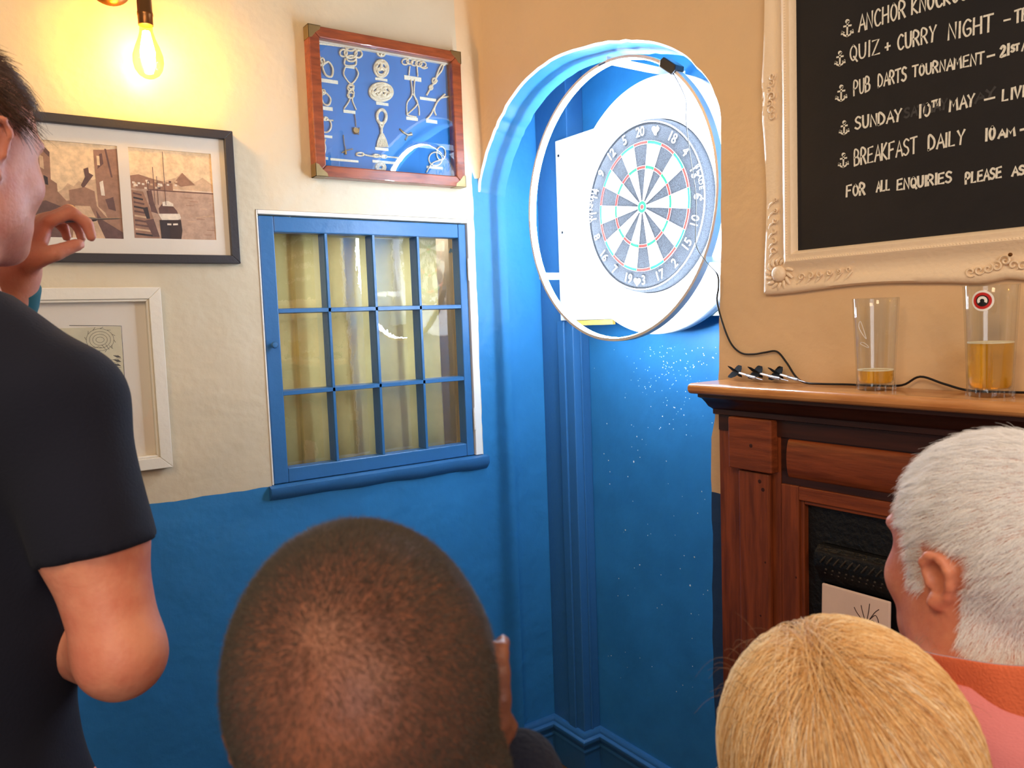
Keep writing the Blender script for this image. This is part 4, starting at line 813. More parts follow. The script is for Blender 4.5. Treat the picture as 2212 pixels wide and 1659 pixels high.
# hearth card with a drawn plant
M['pink_card'] = mat('pale_pink_card', (226, 200, 188), 0.7, var=0.05); 
ht = thing('fire_screen_card', (1.30, 0.80, 0.0), 'pale pink card drawn with a dark sprig, propped in the fireplace opening', 'card')
mb = MB(); mb.prism([(1.315, 0.888, 1.012), (1.315, 0.752, 1.012), (1.285, 0.752, 0.0), (1.285, 0.888, 0.0)], (-0.006, 0, 0)); mb.build('card_sheet', M['pink_card'], ht, bevel=0.004)
mb = MB(); M['sprig'] = mat('sprig_ink', (66, 44, 44), 0.8, var=0.1)
def cc(px, py): q = onX(px, py, 1.3076); return (1.309 - (1.012 - q[2]) * 0.0296 , q[1], q[2])
for st in ([(1868, 1345), (1852, 1325), (1845, 1312)], [(1870, 1345), (1862, 1318), (1860, 1308)], [(1872, 1345), (1876, 1322), (1878, 1305)], [(1872, 1348), (1888, 1325), (1898, 1317)], [(1868, 1350), (1888, 1330), (1895, 1335), (1898, 1345)], [(1866, 1350), (1884, 1340), (1893, 1352), (1897, 1362)], [(1868, 1350), (1860, 1342), (1846, 1333)], [(1870, 1348), (1873, 1380), (1868, 1420)]): mb.ribbon(smoothpath([cc(*p) for p in st], 3), 0.0014, (-1, 0, 0), 0.0004)
mb.build('drawn_sprig', M['sprig'], ht)

# ================================================================ things on the mantelshelf
ZM = 1.386
def pint(cx, cy, h, r0, r1, lv, label):
    t = thing('pint_glass', (cx, cy, ZM), label, 'glass', 'pint glasses on the mantelshelf')
    def rad(z): return r0 + (r1 - r0) * (z / h) ** 1.15
    pr = [(0.0, 0.0), (r0 - .003, 0.0), (r0, 0.003)] + [(rad(z), z) for z in np.linspace(0.012, h, 12)] + [(rad(h) - .0012, h + .001)] + [(rad(z) - .0024, z) for z in np.linspace(h - .001, 0.016, 10)] + [(r0 - .006, 0.012), (0, 0.012)]
    mb = MB(); mb.lathe(pr, (cx, cy, ZM), (0, 0, 1), 36); mb.build('glass_wall', M['beer_glass'], t, smooth=40)
    mb = MB()
    for k in range(12): a = k * math.pi / 6; mb.tube([(cx + (r0 + .0006) * math.cos(a), cy + (r0 + .0006) * math.sin(a), ZM + .001), (cx + (r0 + .001) * math.cos(a), cy + (r0 + .001) * math.sin(a), ZM + .010)], 0.0016, 5)
    mb.build('base_flute', M['beer_glass'], t, smooth=60)
    pr = [(0, 0.0135), (r0 - .0065, 0.0135)] + [(rad(z) - .003, z) for z in np.linspace(0.018, lv, 6)] + [(0, lv)]
    mb = MB(); mb.lathe(pr, (cx, cy, ZM), (0, 0, 1), 36); mb.build('beer', M['beer'], t, smooth=40)
    mb = MB(); mb.lathe([(rad(lv) - .0029, lv + .0002), (rad(lv) - .0029, lv + .0022), (rad(lv) - .009, lv + .0012), (rad(lv) - .009, lv + .0002)], (cx, cy, ZM), (0, 0, 1), 36); mb.build('foam_line', M['foam'], t, smooth=40)
    return t, rad
g1 = onX(1889, 843, 1.292); g2 = onX(2125, 853, 1.30)
print('glasses', g1, g2)
t1, rd = pint(1.302, 0.775, 0.158, 0.0305, 0.0375, 0.034, 'nearly empty pint glass with a faint white print, left one on the mantelshelf')
t2, rd = pint(1.302, 0.588, 0.170, 0.0315, 0.0385, 0.082, 'half full pint glass of amber beer with a red round badge')
def on_glass(cx, cy, rd, ang, z, lift=.0006): r = rd(z) + lift; return np.array([cx + r * math.cos(ang), cy + r * math.sin(ang), ZM + z])
def badge(t, cx, cy, rd, ac, zc, r0, r1, m, nm, a0=0, a1=2 * math.pi, lift=.0006):
    mb = MB(); n = 28; R_ = rd(zc); vs = []; fs = []
    for i in range(n + 1):
        th = a0 + (a1 - a0) * i / n
        for r in (r0, r1): vs.append(on_glass(cx, cy, rd, ac + r * math.cos(th) / R_, zc + r * math.sin(th), lift))
    for i in range(n): fs.append((2 * i, 2 * i + 1, 2 * i + 3, 2 * i + 2))
    mb.mesh(vs, fs); return mb.build(nm, m, t)
M['badge_red'] = mat('badge_red', (196, 34, 30), 0.5, var=0.03); M['badge_black'] = mat('badge_black', (20, 18, 20), 0.5, var=0.05); M['badge_white'] = mat('badge_white', (240, 236, 230), 0.5, var=0.03)
camd = math.atan2(-0.588, -1.302); ac = camd - 0.30
zc = 0.147
q2 = [on_glass(1.302, 0.588, rd, ac, zc)]
badge(t2, 1.302, .588, rd, ac, zc, 0.0001, 0.0155, M['badge_white'], 'badge', lift=.0004); badge(t2, 1.302, .588, rd, ac, zc, 0.0001, 0.0125, M['badge_red'], 'badge_disc', lift=.0007)
badge(t2, 1.302, .588, rd, ac, zc, 0.0001, 0.0085, M['badge_black'], 'badge_centre', lift=.001); badge(t2, 1.302, .588, rd, ac, zc, 0.0030, 0.0068, M['badge_white'], 'badge_horseshoe', -0.55, math.pi + .55, lift=.0013)
M['faint_white'] = mat('faint_white_print', (220, 214, 206), 0.7, var=0.1)
camd1 = math.atan2(-0.775, -1.302)
rd1 = lambda z: 0.0305 + (0.0375 - 0.0305) * (z / 0.158) ** 1.15
mb = MB()
for st in ([(-.008, .075), (.0, .078), (.008, .082), (.002, .084), (-.006, .079)], [(-.004, .09), (.004, .10), (.010, .112), (.006, .12), (.001, .108), (-.003, .095)]):
    mb.tube(smoothpath([on_glass(1.302, .775, rd1, camd1 - .55 + a / .036 * -1, z) for a, z in st], 4, True), 0.0006, 4, closed=True)
mb.build('faint_print', M['faint_white'], t1)
# darts lying in a heap
M['flight'] = mat('black_flight', (12, 13, 16), 0.85, var=0.2, spec=0.15); M['shaft'] = mat('pale_dart_shaft', (240, 240, 242), 0.4, var=0.03); M['steel'] = mat('steel_barrel', (150, 148, 150), 0.3, metal=0.8, var=0.1)
def dart(p, yaw, pitch, roll, label, grp='darts on the mantelshelf', flightcol='flight', sc=1.0):
    p = np.array(p, float); t = thing('dart', tuple(p), label, 'dart', grp)
    Rm = np.array(Matrix.Rotation(yaw, 3, 'Z') @ Matrix.Rotation(pitch, 3, 'Y') @ Matrix.Rotation(roll, 3, 'X'))
    def q(*v): return p + Rm @ np.array(v) * sc
    for nm, pr, m in (('barrel', [(-.026, .0025), (-.022, .0032), (.02, .0034), (.026, .0024)], M['steel']), ('shaft', [(-.065, .0018), (-.05, .0024), (-.026, .0022)], M['shaft']), ('point', [(.026, .0011), (.055, .0009), (.062, .0002)], M['steel'])):
        mb = MB(); mb.tube([q(x, 0, 0) for x, r in pr], [r for x, r in pr], 8); mb.build(nm, m, t, smooth=50)
    for k in range(4):
        a = k * math.pi / 2; c, s = math.cos(a), math.sin(a); mb = MB(); th = .0004
        o = [(-.060, .001), (-.070, .012), (-.082, .019), (-.100, .019), (-.104, .016), (-.104, .001)]
        pts = [q(x, r * c, r * s) for x, r in o]; nn = Rm @ np.array([0, -s, c]) * th; mb.prism(pts, nn); mb.build('flight', M[flightcol], t)
    return t
for i, (px, yaw, xx, lab) in enumerate(((1588, -2.06, 1.336, 'dart with black flight lying at the left of the heap on the mantelshelf'), (1632, -2.02, 1.338, 'middle dart of the black-flighted heap on the mantelshelf'), (1676, -2.10, 1.338, 'dart with black flight at the right of the heap, beside the cable'))):
    q = onX(px, 805, xx); dart((xx + math.cos(yaw) * .08, q[1] + math.sin(yaw) * .08, ZM + .0138), yaw, 0.06, 0.8 + .02 * i, lab, sc=.90)
mb = MB(); M['maroon'] = mat('maroon_cloth', (96, 20, 44), 0.8, var=0.15)
mb.lathe([(0, 0), (.016, 0), (.019, .004), (.019, .016), (.016, .019), (0, .020)], (1.31, 0.49, ZM), (0, 0, 1), 20); tag(mb.build('bottle_cap', M['maroon'], None, smooth=40), 'maroon lid at the right edge of the mantelshelf', 'lid')

# ================================================================ people: bodies grown as one surface from blended shapes
def axis(segs):
    out = []
    for a, b, s in segs:
        n = max(1, int(round((b - a) / s))); out += list(np.linspace(a, b, n, endpoint=False))
    out.append(segs[-1][1]); return np.array(out, np.float32)
class Field:
    def __init__(s, X, Y, Z): s.X, s.Y, s.Z = X, Y, Z; s.d = np.full((len(X), len(Y), len(Z)), 0.2, np.float32)
    def sub(s, lo, hi):
        i = [slice(max(0, np.searchsorted(A, l) - 1), min(len(A), np.searchsorted(A, h) + 1)) for A, l, h in zip((s.X, s.Y, s.Z), lo, hi)]
        return tuple(i), s.X[i[0]][:, None, None], s.Y[i[1]][None, :, None], s.Z[i[2]][None, None, :]
    def put(s, idx, v, k, op):
        a = s.d[idx]
        if a.size == 0: return
        if op == 'add':
            h = np.maximum(k - np.abs(a - v), 0) / k; s.d[idx] = np.minimum(a, v) - h * h * k * 0.25
        else:
            v = -v; h = np.maximum(k - np.abs(a - v), 0) / k; s.d[idx] = np.maximum(a, v) + h * h * k * 0.25
    def cap(s, a, b, ra, rb, k=0.02, op='add'):
        a = np.array(a, float); b = np.array(b, float); r = max(ra, rb) + 0.07
        idx, x, y, z = s.sub(np.minimum(a, b) - r, np.maximum(a, b) + r); ab = b - a; L2 = ab @ ab + 1e-12
        t = np.clip(((x - a[0]) * ab[0] + (y - a[1]) * ab[1] + (z - a[2]) * ab[2]) / L2, 0, 1)
        v = np.sqrt((x - a[0] - t * ab[0]) ** 2 + (y - a[1] - t * ab[1]) ** 2 + (z - a[2] - t * ab[2]) ** 2) - (ra + (rb - ra) * t)
        s.put(idx, v.astype(np.float32), k, op)
    def ell(s, c, r, R=None, k=0.02, op='add'):
        c = np.array(c, float); r = np.array(r, float); m = r.max() + 0.07; idx, x, y, z = s.sub(c - m, c + m)
        R = np.eye(3) if R is None else R; dx, dy, dz = x - c[0], y - c[1], z - c[2]
        q = [R[0, i] * dx + R[1, i] * dy + R[2, i] * dz for i in range(3)]
        k0 = np.sqrt(sum((q[i] / r[i]) ** 2 for i in range(3))); k1 = np.sqrt(sum((q[i] / r[i] ** 2) ** 2 for i in range(3))) + 1e-9
        s.put(idx, (k0 * (k0 - 1) / k1).astype(np.float32), k, op)
    def plane(s, p, n, k=0.0):     # keep the side n points away from
        p = np.array(p, float); n = np.array(n, float) / np.linalg.norm(n)
        v = ((s.X[:, None, None] - p[0]) * n[0] + (s.Y[None, :, None] - p[1]) * n[1] + (s.Z[None, None, :] - p[2]) * n[2]).astype(np.float32); s.d = np.maximum(s.d, v)
    def surface(s):
        d = s.d; X, Y, Z = s.X, s.Y, s.Z; neg = d < 0; nx, ny, nz = d.shape
        cs = np.zeros((nx - 1, ny - 1, nz - 1), np.int8)
        for i in (0, 1):
            for j in (0, 1):
                for k in (0, 1): cs += neg[i:nx - 1 + i, j:ny - 1 + j, k:nz - 1 + k]
        act = (cs > 0) & (cs < 8); I, J, K_ = np.nonzero(act); idm = np.full(act.shape, -1, np.int64); idm[I, J, K_] = np.arange(len(I))
        acc = np.zeros((len(I), 3)); cnt = np.zeros(len(I)); co = [(0, 0, 0), (1, 0, 0), (0, 1, 0), (0, 0, 1), (1, 1, 0), (1, 0, 1), (0, 1, 1), (1, 1, 1)]
        for a in range(8):
            for b in range(a + 1, 8):
                A, B = co[a], co[b]
                if sum(abs(A[q] - B[q]) for q in range(3)) != 1: continue
                da = d[I + A[0], J + A[1], K_ + A[2]]; db_ = d[I + B[0], J + B[1], K_ + B[2]]; m = (da < 0) != (db_ < 0)
                t = np.where(m, da / np.where(m, da - db_, 1), 0)
                pa = np.stack([X[I + A[0]], Y[J + A[1]], Z[K_ + A[2]]], 1); pb = np.stack([X[I + B[0]], Y[J + B[1]], Z[K_ + B[2]]], 1)
                acc += np.where(m[:, None], pa + (pb - pa) * t[:, None], 0); cnt += m
        V = acc / cnt[:, None]; Fc = []
        for axn in range(3):
            sl0 = [slice(None)] * 3; sl1 = [slice(None)] * 3; sl0[axn] = slice(0, -1); sl1[axn] = slice(1, None)
            ch = neg[tuple(sl0)] != neg[tuple(sl1)]; E_ = np.array(np.nonzero(ch)).T; o = [q for q in range(3) if q != axn]
            ok = (E_[:, o[0]] > 0) & (E_[:, o[1]] > 0) & (E_[:, o[0]] < d.shape[o[0]] - 1) & (E_[:, o[1]] < d.shape[o[1]] - 1); E_ = E_[ok]
            q = []
            for (u, v) in ((-1, -1), (0, -1), (0, 0), (-1, 0)):
                e = E_.copy(); e[:, o[0]] += u; e[:, o[1]] += v; q.append(idm[e[:, 0], e[:, 1], e[:, 2]])
            f = np.stack(q, 1); sg = neg[tuple(E_.T)]; fl = sg if axn != 1 else ~sg
            f = np.where(fl[:, None], f, f[:, ::-1]); Fc.append(f[(f >= 0).all(1)])
        return V, np.concatenate(Fc)
def relax(V, F_, n=2, w_=0.5):
    E_ = np.concatenate([F_[:, [0, 1]], F_[:, [1, 2]], F_[:, [2, 3]], F_[:, [3, 0]]]); E_ = np.concatenate([E_, E_[:, ::-1]])
    deg = np.bincount(E_[:, 0], minlength=len(V)).clip(1)
    for _ in range(n):
        a = np.stack([np.bincount(E_[:, 0], V[E_[:, 1], c], len(V)) for c in range(3)], 1) / deg[:, None]; V = V + (a - V) * w_
    return V
def vnormals(V, F_):
    n = np.cross(V[F_[:, 2]] - V[F_[:, 0]], V[F_[:, 3]] - V[F_[:, 1]]); N_ = np.zeros_like(V)
    for c in range(4):
        for a in range(3): N_[:, a] += np.bincount(F_[:, c], n[:, a], len(V))
    return N_ / (np.linalg.norm(N_, axis=1, keepdims=True) + 1e-12)
def skin_mesh(name, V, F_, m, parent, label=None):
    me = bpy.data.meshes.new(name); me.from_pydata(V.tolist(), [], F_.tolist()); me.materials.append(m); me.polygons.foreach_set('use_smooth', [True] * len(F_)); me.update()
    o = bpy.data.objects.new(name, me); C.objects.link(o); o.parent = parent
    if label: o['label'] = label
    return o
def rot(yaw=0, pitch=0, roll=0):   # yaw about z, pitch lifts the chin, roll tips the crown to the right
    return np.array(Matrix.Rotation(yaw, 3, 'Z') @ Matrix.Rotation(pitch, 3, 'X') @ Matrix.Rotation(roll, 3, 'Y'))
def head(f, Rh, sc=1.0, ear=1.0, full_face=True, ofs=(0, 0, 0)):
    O = np.array(ofs, float)
    def p(*v): return O + Rh @ (np.array(v) * sc)
    def e(c, r, k=0.02, R=None, op='add'): f.ell(p(*c), np.array(r) * sc, Rh if R is None else Rh @ R, k, op)
    e((0, -.006, .040), (.076, .096, .086)); e((0, -.038, .030), (.070, .066, .072), .03); e((0, .035, .030), (.064, .062, .066), .03)
    e((0, .030, -.030), (.060, .062, .078), .03); e((0, .045, -.078), (.046, .046, .036), .03); e((0, .078, -.098), (.020, .018, .016), .02)
    for s in (-1, 1):
        e((s * .050, .0, -.055), (.018, .04, .035), .03); e((s * .036, .064, -.028), (.024, .026, .024), .02)
        e((s * .028, .086, .022), (.024, .012, .008), .012); e((s * .031, .100, .000), (.015, .010, .010), .010, op='sub')
    f.cap(p(0, .092, .012), p(0, .112, -.024), .007 * sc, .011 * sc, .012)
    for s in (-1, 1): e((s * .011, .098, -.030), (.008, .010, .007), .006)
    e((0, .092, -.056), (.024, .010, .006), .006); e((0, .090, -.066), (.020, .010, .007), .006); e((0, .104, -.061), (.022, .008, .0012), .003, op='sub')
    for s in (-1, 1):
        Re = np.array(Matrix.Rotation(s * -0.30, 3, 'Z') @ Matrix.Rotation(s * 0.12, 3, 'Y') @ Matrix.Rotation(-.12, 3, 'X')); c0 = np.array([s * .0745, -.006, -.002])
        def q(u, v, w2=0): return p(*(c0 + Re @ (np.array([w2 * s, u, v]) * ear)))
        f.ell(p(*(c0 + Re @ np.array([0, -.002, 0]))), np.array((.0045, .016, .027)) * sc * ear, Rh @ Re, .006)
        rim = [q(.012, .004, .002), q(.012, .020, .006), q(.002, .030, .009), q(-.012, .029, .011), q(-.020, .016, .012), q(-.019, -.002, .010), q(-.012, -.018, .007), q(-.003, -.026, .005)]
        for a, b in zip(rim, rim[1:]): f.cap(a, b, .0042 * sc, .0042 * sc, .004)
        f.cap(q(.004, -.028, .004), q(.0, -.022, .004), .0075 * sc, .006 * sc, .006)
        f.ell(q(.000, .002, .008), np.array((.006, .009, .013)) * sc, Rh @ Re, .004, op='sub')
        f.cap(q(.010, -.006, .004), q(.010, .000, .005), .004 * sc, .003 * sc, .004)
    f.cap(p(0, -.022, -.04), O + (Rh @ np.array((0, -.03, -.115))) * 1.0, .054 * sc, .055 * sc, .03)
    return p
def eyes(parent, p, sc=1.0):
    for s in (-1, 1):
        c = p(s * .031, .083, 0); mb = MB(); mb.lathe([(.0115 * math.sin(t), -.0115 * math.cos(t)) for t in np.linspace(0, math.pi, 9)], c, p(0, 1, 0) - p(0, 0, 0), 14)
        V = np.array(mb.v); me = bpy.data.meshes.new('eye'); me.from_pydata(V.tolist(), [], mb.f); me.materials.append(M['eye']); me.materials.append(M['iris']); me.polygons.foreach_set('use_smooth', [True] * len(me.polygons))
        fw = (p(0, 1, 0) - p(0, 0, 0)); fw /= np.linalg.norm(fw)
        for pl2 in me.polygons:
            if (np.array(pl2.center) - c) @ fw > .0102: pl2.material_index = 1
        o = bpy.data.objects.new('eye', me); C.objects.link(o); o.parent = parent
def hand(f, w_, d, palm_n, side, curl=1.0, L=0.085):
    """w_ wrist, d direction wrist->knuckles, palm_n the way the palm faces, side +1: thumb on the cross(d,n) side"""
    d = np.array(d, float); d /= np.linalg.norm(d); n = np.array(palm_n, float); n -= d * (n @ d); n /= np.linalg.norm(n); t = np.cross(d, n) * side; w_ = np.array(w_, float)
    Rm = np.stack([t, d, n], 1); f.ell(w_ + d * .045, (.040, .052, .016), Rm, .012)
    f.cap(w_ - d * .03, w_ + d * .012, .027, .024, .02)
    for i, (o, ln) in enumerate(((.029, .072), (.010, .080), (-.010, .074), (-.028, .058))):
        b = w_ + d * (.085 - .003 * abs(i - 1)) + t * o; a = 0.0; pnt = b; r = .0092 - .0004 * i
        for j, fr in enumerate((.42, .33, .25)):
            a += curl * (.55, .95, .6)[j]; q = pnt + (d * math.cos(a) + n * math.sin(a)) * ln * fr; f.cap(pnt, q, r, r * .92, .004); pnt = q; r *= .92
    b = w_ + d * .022 + t * .030; q = b + (t * .55 + d * .6 + n * .45) * .036; f.cap(b, q, .013, .0105, .01)
    q2 = q + (d * .75 + n * .65 - t * .15) * .034; f.cap(q, q2, .0105, .0085, .004)
def sample(V, F_, N_, mask, count):
    tri = np.concatenate([F_[:, [0, 1, 2]], F_[:, [0, 2, 3]]]); c = V[tri].mean(1); w_ = mask(c); a = V[tri]; ar = np.linalg.norm(np.cross(a[:, 1] - a[:, 0], a[:, 2] - a[:, 0]), axis=1) * w_
    i = rng.choice(len(tri), count, p=ar / ar.sum()); u = rng.random((count, 2)); fl = u.sum(1) > 1; u[fl] = 1 - u[fl]; T = tri[i]
    b = np.stack([1 - u.sum(1), u[:, 0], u[:, 1]], 1)[:, :, None]; return (V[T] * b).sum(1), (N_[T] * b).sum(1)
def strands(name, pts, rad, m, parent, label=None, tip=0.4, tone=None):
    n, k, _ = pts.shape; hc = bpy.data.hair_curves.new(name); hc.add_curves([k] * n)
    hc.attributes['position'].data.foreach_set('vector', pts.astype(np.float32).ravel())
    r = hc.attributes.get('radius') or hc.attributes.new('radius', 'FLOAT', 'POINT')
    rr = np.tile(np.linspace(1, tip, k), (n, 1)) * (rad if np.isscalar(rad) else rad[:, None]); r.data.foreach_set('value', rr.astype(np.float32).ravel())
    ta = hc.attributes.new('tone', 'FLOAT', 'CURVE'); ta.data.foreach_set('value', (np.full(n, .27) if tone is None else tone).astype(np.float32))
    hc.materials.append(m); o = bpy.data.objects.new(name, hc); C.objects.link(o); o.parent = parent; o['kind'] = 'stuff'
    if label: o['label'] = label
    return o
def hairmat(name, cols, rough=0.45, spec=0.5, nsc=40):
    m = bpy.data.materials.new(name); m.use_nodes = True; nt = m.node_tree; b = nt.nodes['Principled BSDF']; h = nt.nodes.new('ShaderNodeHairInfo'); r = nt.nodes.new('ShaderNodeValToRGB')
    e = r.color_ramp.elements
    while len(e) < len(cols): e.new(0.5)
    for i, c in enumerate(cols): e[i].position = i / (len(cols) - 1); e[i].color = srgb(*c)
    at = nt.nodes.new('ShaderNodeAttribute'); at.attribute_name = 'tone'
    k2 = nt.nodes.new('ShaderNodeMath'); k2.operation = 'MULTIPLY_ADD'; k2.inputs[1].default_value = .45; nt.links.new(h.outputs['Random'], k2.inputs[0]); nt.links.new(at.outputs['Fac'], k2.inputs[2])
    nt.links.new(k2.outputs[0], r.inputs[0]); nt.links.new(r.outputs[0], b.inputs['Base Color']); b.inputs['Roughness'].default_value = rough; b.inputs['Specular IOR Level'].default_value = spec
    return m
def person(loc, label):
    return thing('person', tuple(loc), label, 'person')
def seated(f, floor, hipz, kneeh, sw=0.19, chest=1.0, neck=-.12, dz=0.0, hx=0.0, legs=True):
    """torso, arms in the lap, thighs, shins and feet, in the body frame (origin at the ears)"""
    f.cap((0, -.035, neck), (0, -.045, neck - .08 + dz), .056, .062, .03)
    for s in (-1, 1):
        f.cap((s * .03, -.05, -.185 + dz), (s * sw, -.055, -.235 + dz), .046, .050, .05); f.cap((s * .055, -.04, -.30 + dz), (s * .06, -.04, -.48), .082 * chest, .068 * chest, .06)
        f.cap((s * sw, -.055, -.24 + dz), (s * (sw - .03) + hx * .6, .07, -.50), .045, .037, .03); f.cap((s * (sw - .03) + hx * .6, .07, -.50), (s * .04 + hx, .22, -.60), .037, .027, .02)
    f.ell((hx * .5, -.045, -.50), (.122 * chest, .105 * chest, .17), None, .06); f.ell((hx, -.04, hipz + .06), (.13, .12, .12), None, .06)
    if legs:
        for s in (-1, 1):
            f.cap((s * .065 + hx, -.02, hipz), (s * .068 + hx, .40, hipz + .01), .062, .052, .04); f.cap((s * .068 + hx, .41, hipz), (s * .07 + hx, .40, floor + .09), .052, .039, .03); f.cap((s * .07 + hx, .37, floor + .045), (s * .075 + hx, .50, floor + .036), .041, .034, .02)
SKN = lambda: None
def grid(hz, floor, wide=.36, back=.26, front=.58, fine=.0034, hx=.105, hy=.13, mid=.008):
    X = axis([(-wide, -hx, .012), (-hx, hx, fine), (hx, wide, .012)]); Y = axis([(-back, -hy, .012), (-hy, hy, fine), (hy, front, .013)]); Z = axis([(floor - .02, -.35, .016), (-.35, -.13, .008), (-.13, .15, fine)]); return X, Y, Z
def cloth(base, X, Y, Z, thick, cuts, fold=0.0, fs=9.0, more=()):
    g = Field(X, Y, Z); g.d = base - thick
    for c_ in more: g.cap(*c_)
    if fold:
        x, y, z = X[:, None, None], Y[None, :, None], Z[None, None, :]
        g.d = g.d + (fold * (np.sin(x * fs * 3 + z * fs * 4 + 1.3 * np.sin(y * fs * 3)) * np.sin(z * fs * 2.3 + x * 5) + .6 * np.sin((x + y) * fs * 5 - z * fs * 2))).astype(np.float32)
    for p, n in cuts: g.plane(p, n)
    V, F_ = g.surface(); return relax(V, F_, 2), F_
import time as _t
def place(o, loc, yaw): o.location = tuple(loc); o.rotation_euler = (0, 0, yaw)
FWD = math.atan2(-bk[0] * -1, 1)
viewaz = lambda loc: math.atan2(loc[1], loc[0]) - math.pi / 2      # yaw whose forward (+y) points from the camera through loc

# ---------------- person A: man with cropped hair right in front of us
T0 = _t.time()
loc = P(822, 1552, 0.482); yawA = viewaz(loc) - math.radians(3); floor = -loc[2]
X, Y, Z = grid(0, floor, fine=.0032); f = Field(X, Y, Z); Rh = rot(0, -.10, math.radians(-12.5))
pA = head(f, Rh, .955, .92); seated(f, floor, -.74, 0, sw=.15, hx=-.06); V, F_ = f.surface(); V = relax(V, F_, 1)
per = person(loc, 'seated man seen from behind with cropped greying hair and navy fleece collar'); place(per, loc, yawA)
bA = skin_mesh('body', V, F_, M['skin_scalp'], per); eyes(per, pA)
RA = np.array(Matrix.Rotation(yawA, 3, 'Z')); hA = RA.T @ (P(1122, 1668, .50) - loc)
V2, F2 = cloth(f.d, X, Y, Z, .010, [((0, -.04, -.165), (0, .12, 1))], .002); skin_mesh('fleece', V2[:], F2, M['navy_fleece'], per)
g = Field(axis([(.02, .20, .005)]), axis([(-.16, .10, .005)]), axis([(-.24, .06, .005)])); g.cap(hA, hA + np.array([.004, -.03, -.01]), .019, .02, .02); g.cap(hA, (.13, -.05, -.19), .019, .03, .03); g.cap(hA + np.array([-.02, -.02, -.01]), (.07, -.09, -.17), .017, .03, .03)
V2, F2 = g.surface(); skin_mesh('hood', relax(V2, F2, 3), F2, M['navy_fleece'], per)
# scalp hair
N_ = vnormals(V, F_); iR = Rh.T
def hl(c): return c @ Rh      # into head frame
def maskA(c):
    h = hl(c); m = (h[:, 2] > -.052 + .35 * np.maximum(h[:, 1], 0) + .9 * np.maximum(h[:, 1] - .03, 0)) & (h[:, 1] < .085) & (c[:, 2] > -.10)
    m &= ~((np.abs(h[:, 0]) > .068) & (np.abs(h[:, 1] + .01) < .028) & (h[:, 2] < .035))
    thin = np.exp(-((h[:, 0] + .012) ** 2 / .0022 + (h[:, 2] - .035) ** 2 / .0036)) * (h[:, 1] < 0)
    return m * (1 - .80 * thin)
pt, nn = sample(V, F_, N_, maskA, 150000); k = 3
h = hl(pt); wh = np.array([-.01, -.085, .075]); tang = h - wh; tang = tang @ Rh.T; tang -= nn * (tang * nn).sum(1, keepdims=True); tang /= np.linalg.norm(tang, axis=1, keepdims=True) + 1e-9
ln = rng.uniform(.0018, .0032, len(pt))[:, None] * (1 + .8 * np.clip((h[:, 2:3] - .06) / .06, 0, 1)); dr = nn * .7 + tang * .6 + rng.normal(0, .25, pt.shape)
pts = np.stack([pt + dr * ln * t - np.array([0, 0, 1]) * (ln * t * t * .2) for t in np.linspace(-.1, 1, k)], 1)
strands('cropped_hair', pts, .00008, hairmat('greying_brown_hair', [(24, 20, 17), (40, 32, 24), (72, 60, 46), (136, 128, 108)]), per, 'short cropped greying brown hair')
# fleece collar, standing up on the right
def collar(parent, rx, ry, cy, z0, z1, m, th=.006, flare=.012, tilt=0.0, name='collar', wob=.002, zoff=lambda t: 0, n=64, m2=None, a0=0, a1=2 * math.pi):
    mb = MB(); prof_ = []
    vs = []; q = 8; full = abs(a1 - a0 - 2 * math.pi) < 1e-6; nn_ = n if full else n + 1
    for i in range(nn_):
        t = a0 + (a1 - a0) * i / n; w_ = wob * math.sin(5 * t) + wob * .6 * math.sin(11 * t + 1)
        for j, (o, z) in enumerate(((0, z0), (flare * .4, (z0 + z1) / 2), (flare, z1 - .003), (flare + th * .3, z1), (flare + th * .8, z1), (flare + th, z1 - .003), (flare * .6 + th, (z0 + z1) / 2), (th * 1.2, z0))):
            o2 = -o if False else o; vs.append(((rx + o2 + w_) * math.cos(t), cy + (ry + o2 + w_) * math.sin(t) , z + zoff(t) + tilt * math.sin(t)))
    fs = []
    for i in range(n):
        a = i; b = (i + 1) % nn_
        for j in range(q): fs.append((a * q + j, b * q + j, b * q + (j + 1) % q, a * q + (j + 1) % q))
    me = bpy.data.meshes.new(name); me.from_pydata(vs, [], fs); me.materials.append(m); me.polygons.foreach_set('use_smooth', [True] * len(fs))
    if m2:
        me.materials.append(m2); mi = [(1 if (j in (2, 3)) else 0) for i in range(n) for j in range(q)]; me.polygons.foreach_set('material_index', mi)
    o = bpy.data.objects.new(name, me); C.objects.link(o); o.parent = parent; s_ = o.modifiers.new('sub', 'SUBSURF'); s_.levels = s_.render_levels = 1; return o
collar(per, .072, .078, -.040, -.185, -.125, M['navy_fleece'], th=.014, flare=.022, zoff=lambda t: .035 * math.exp(-((t - .0) / .7) ** 2) + .02 * math.exp(-((t - 6.28) / .7) ** 2))
print('A', _t.time() - T0)

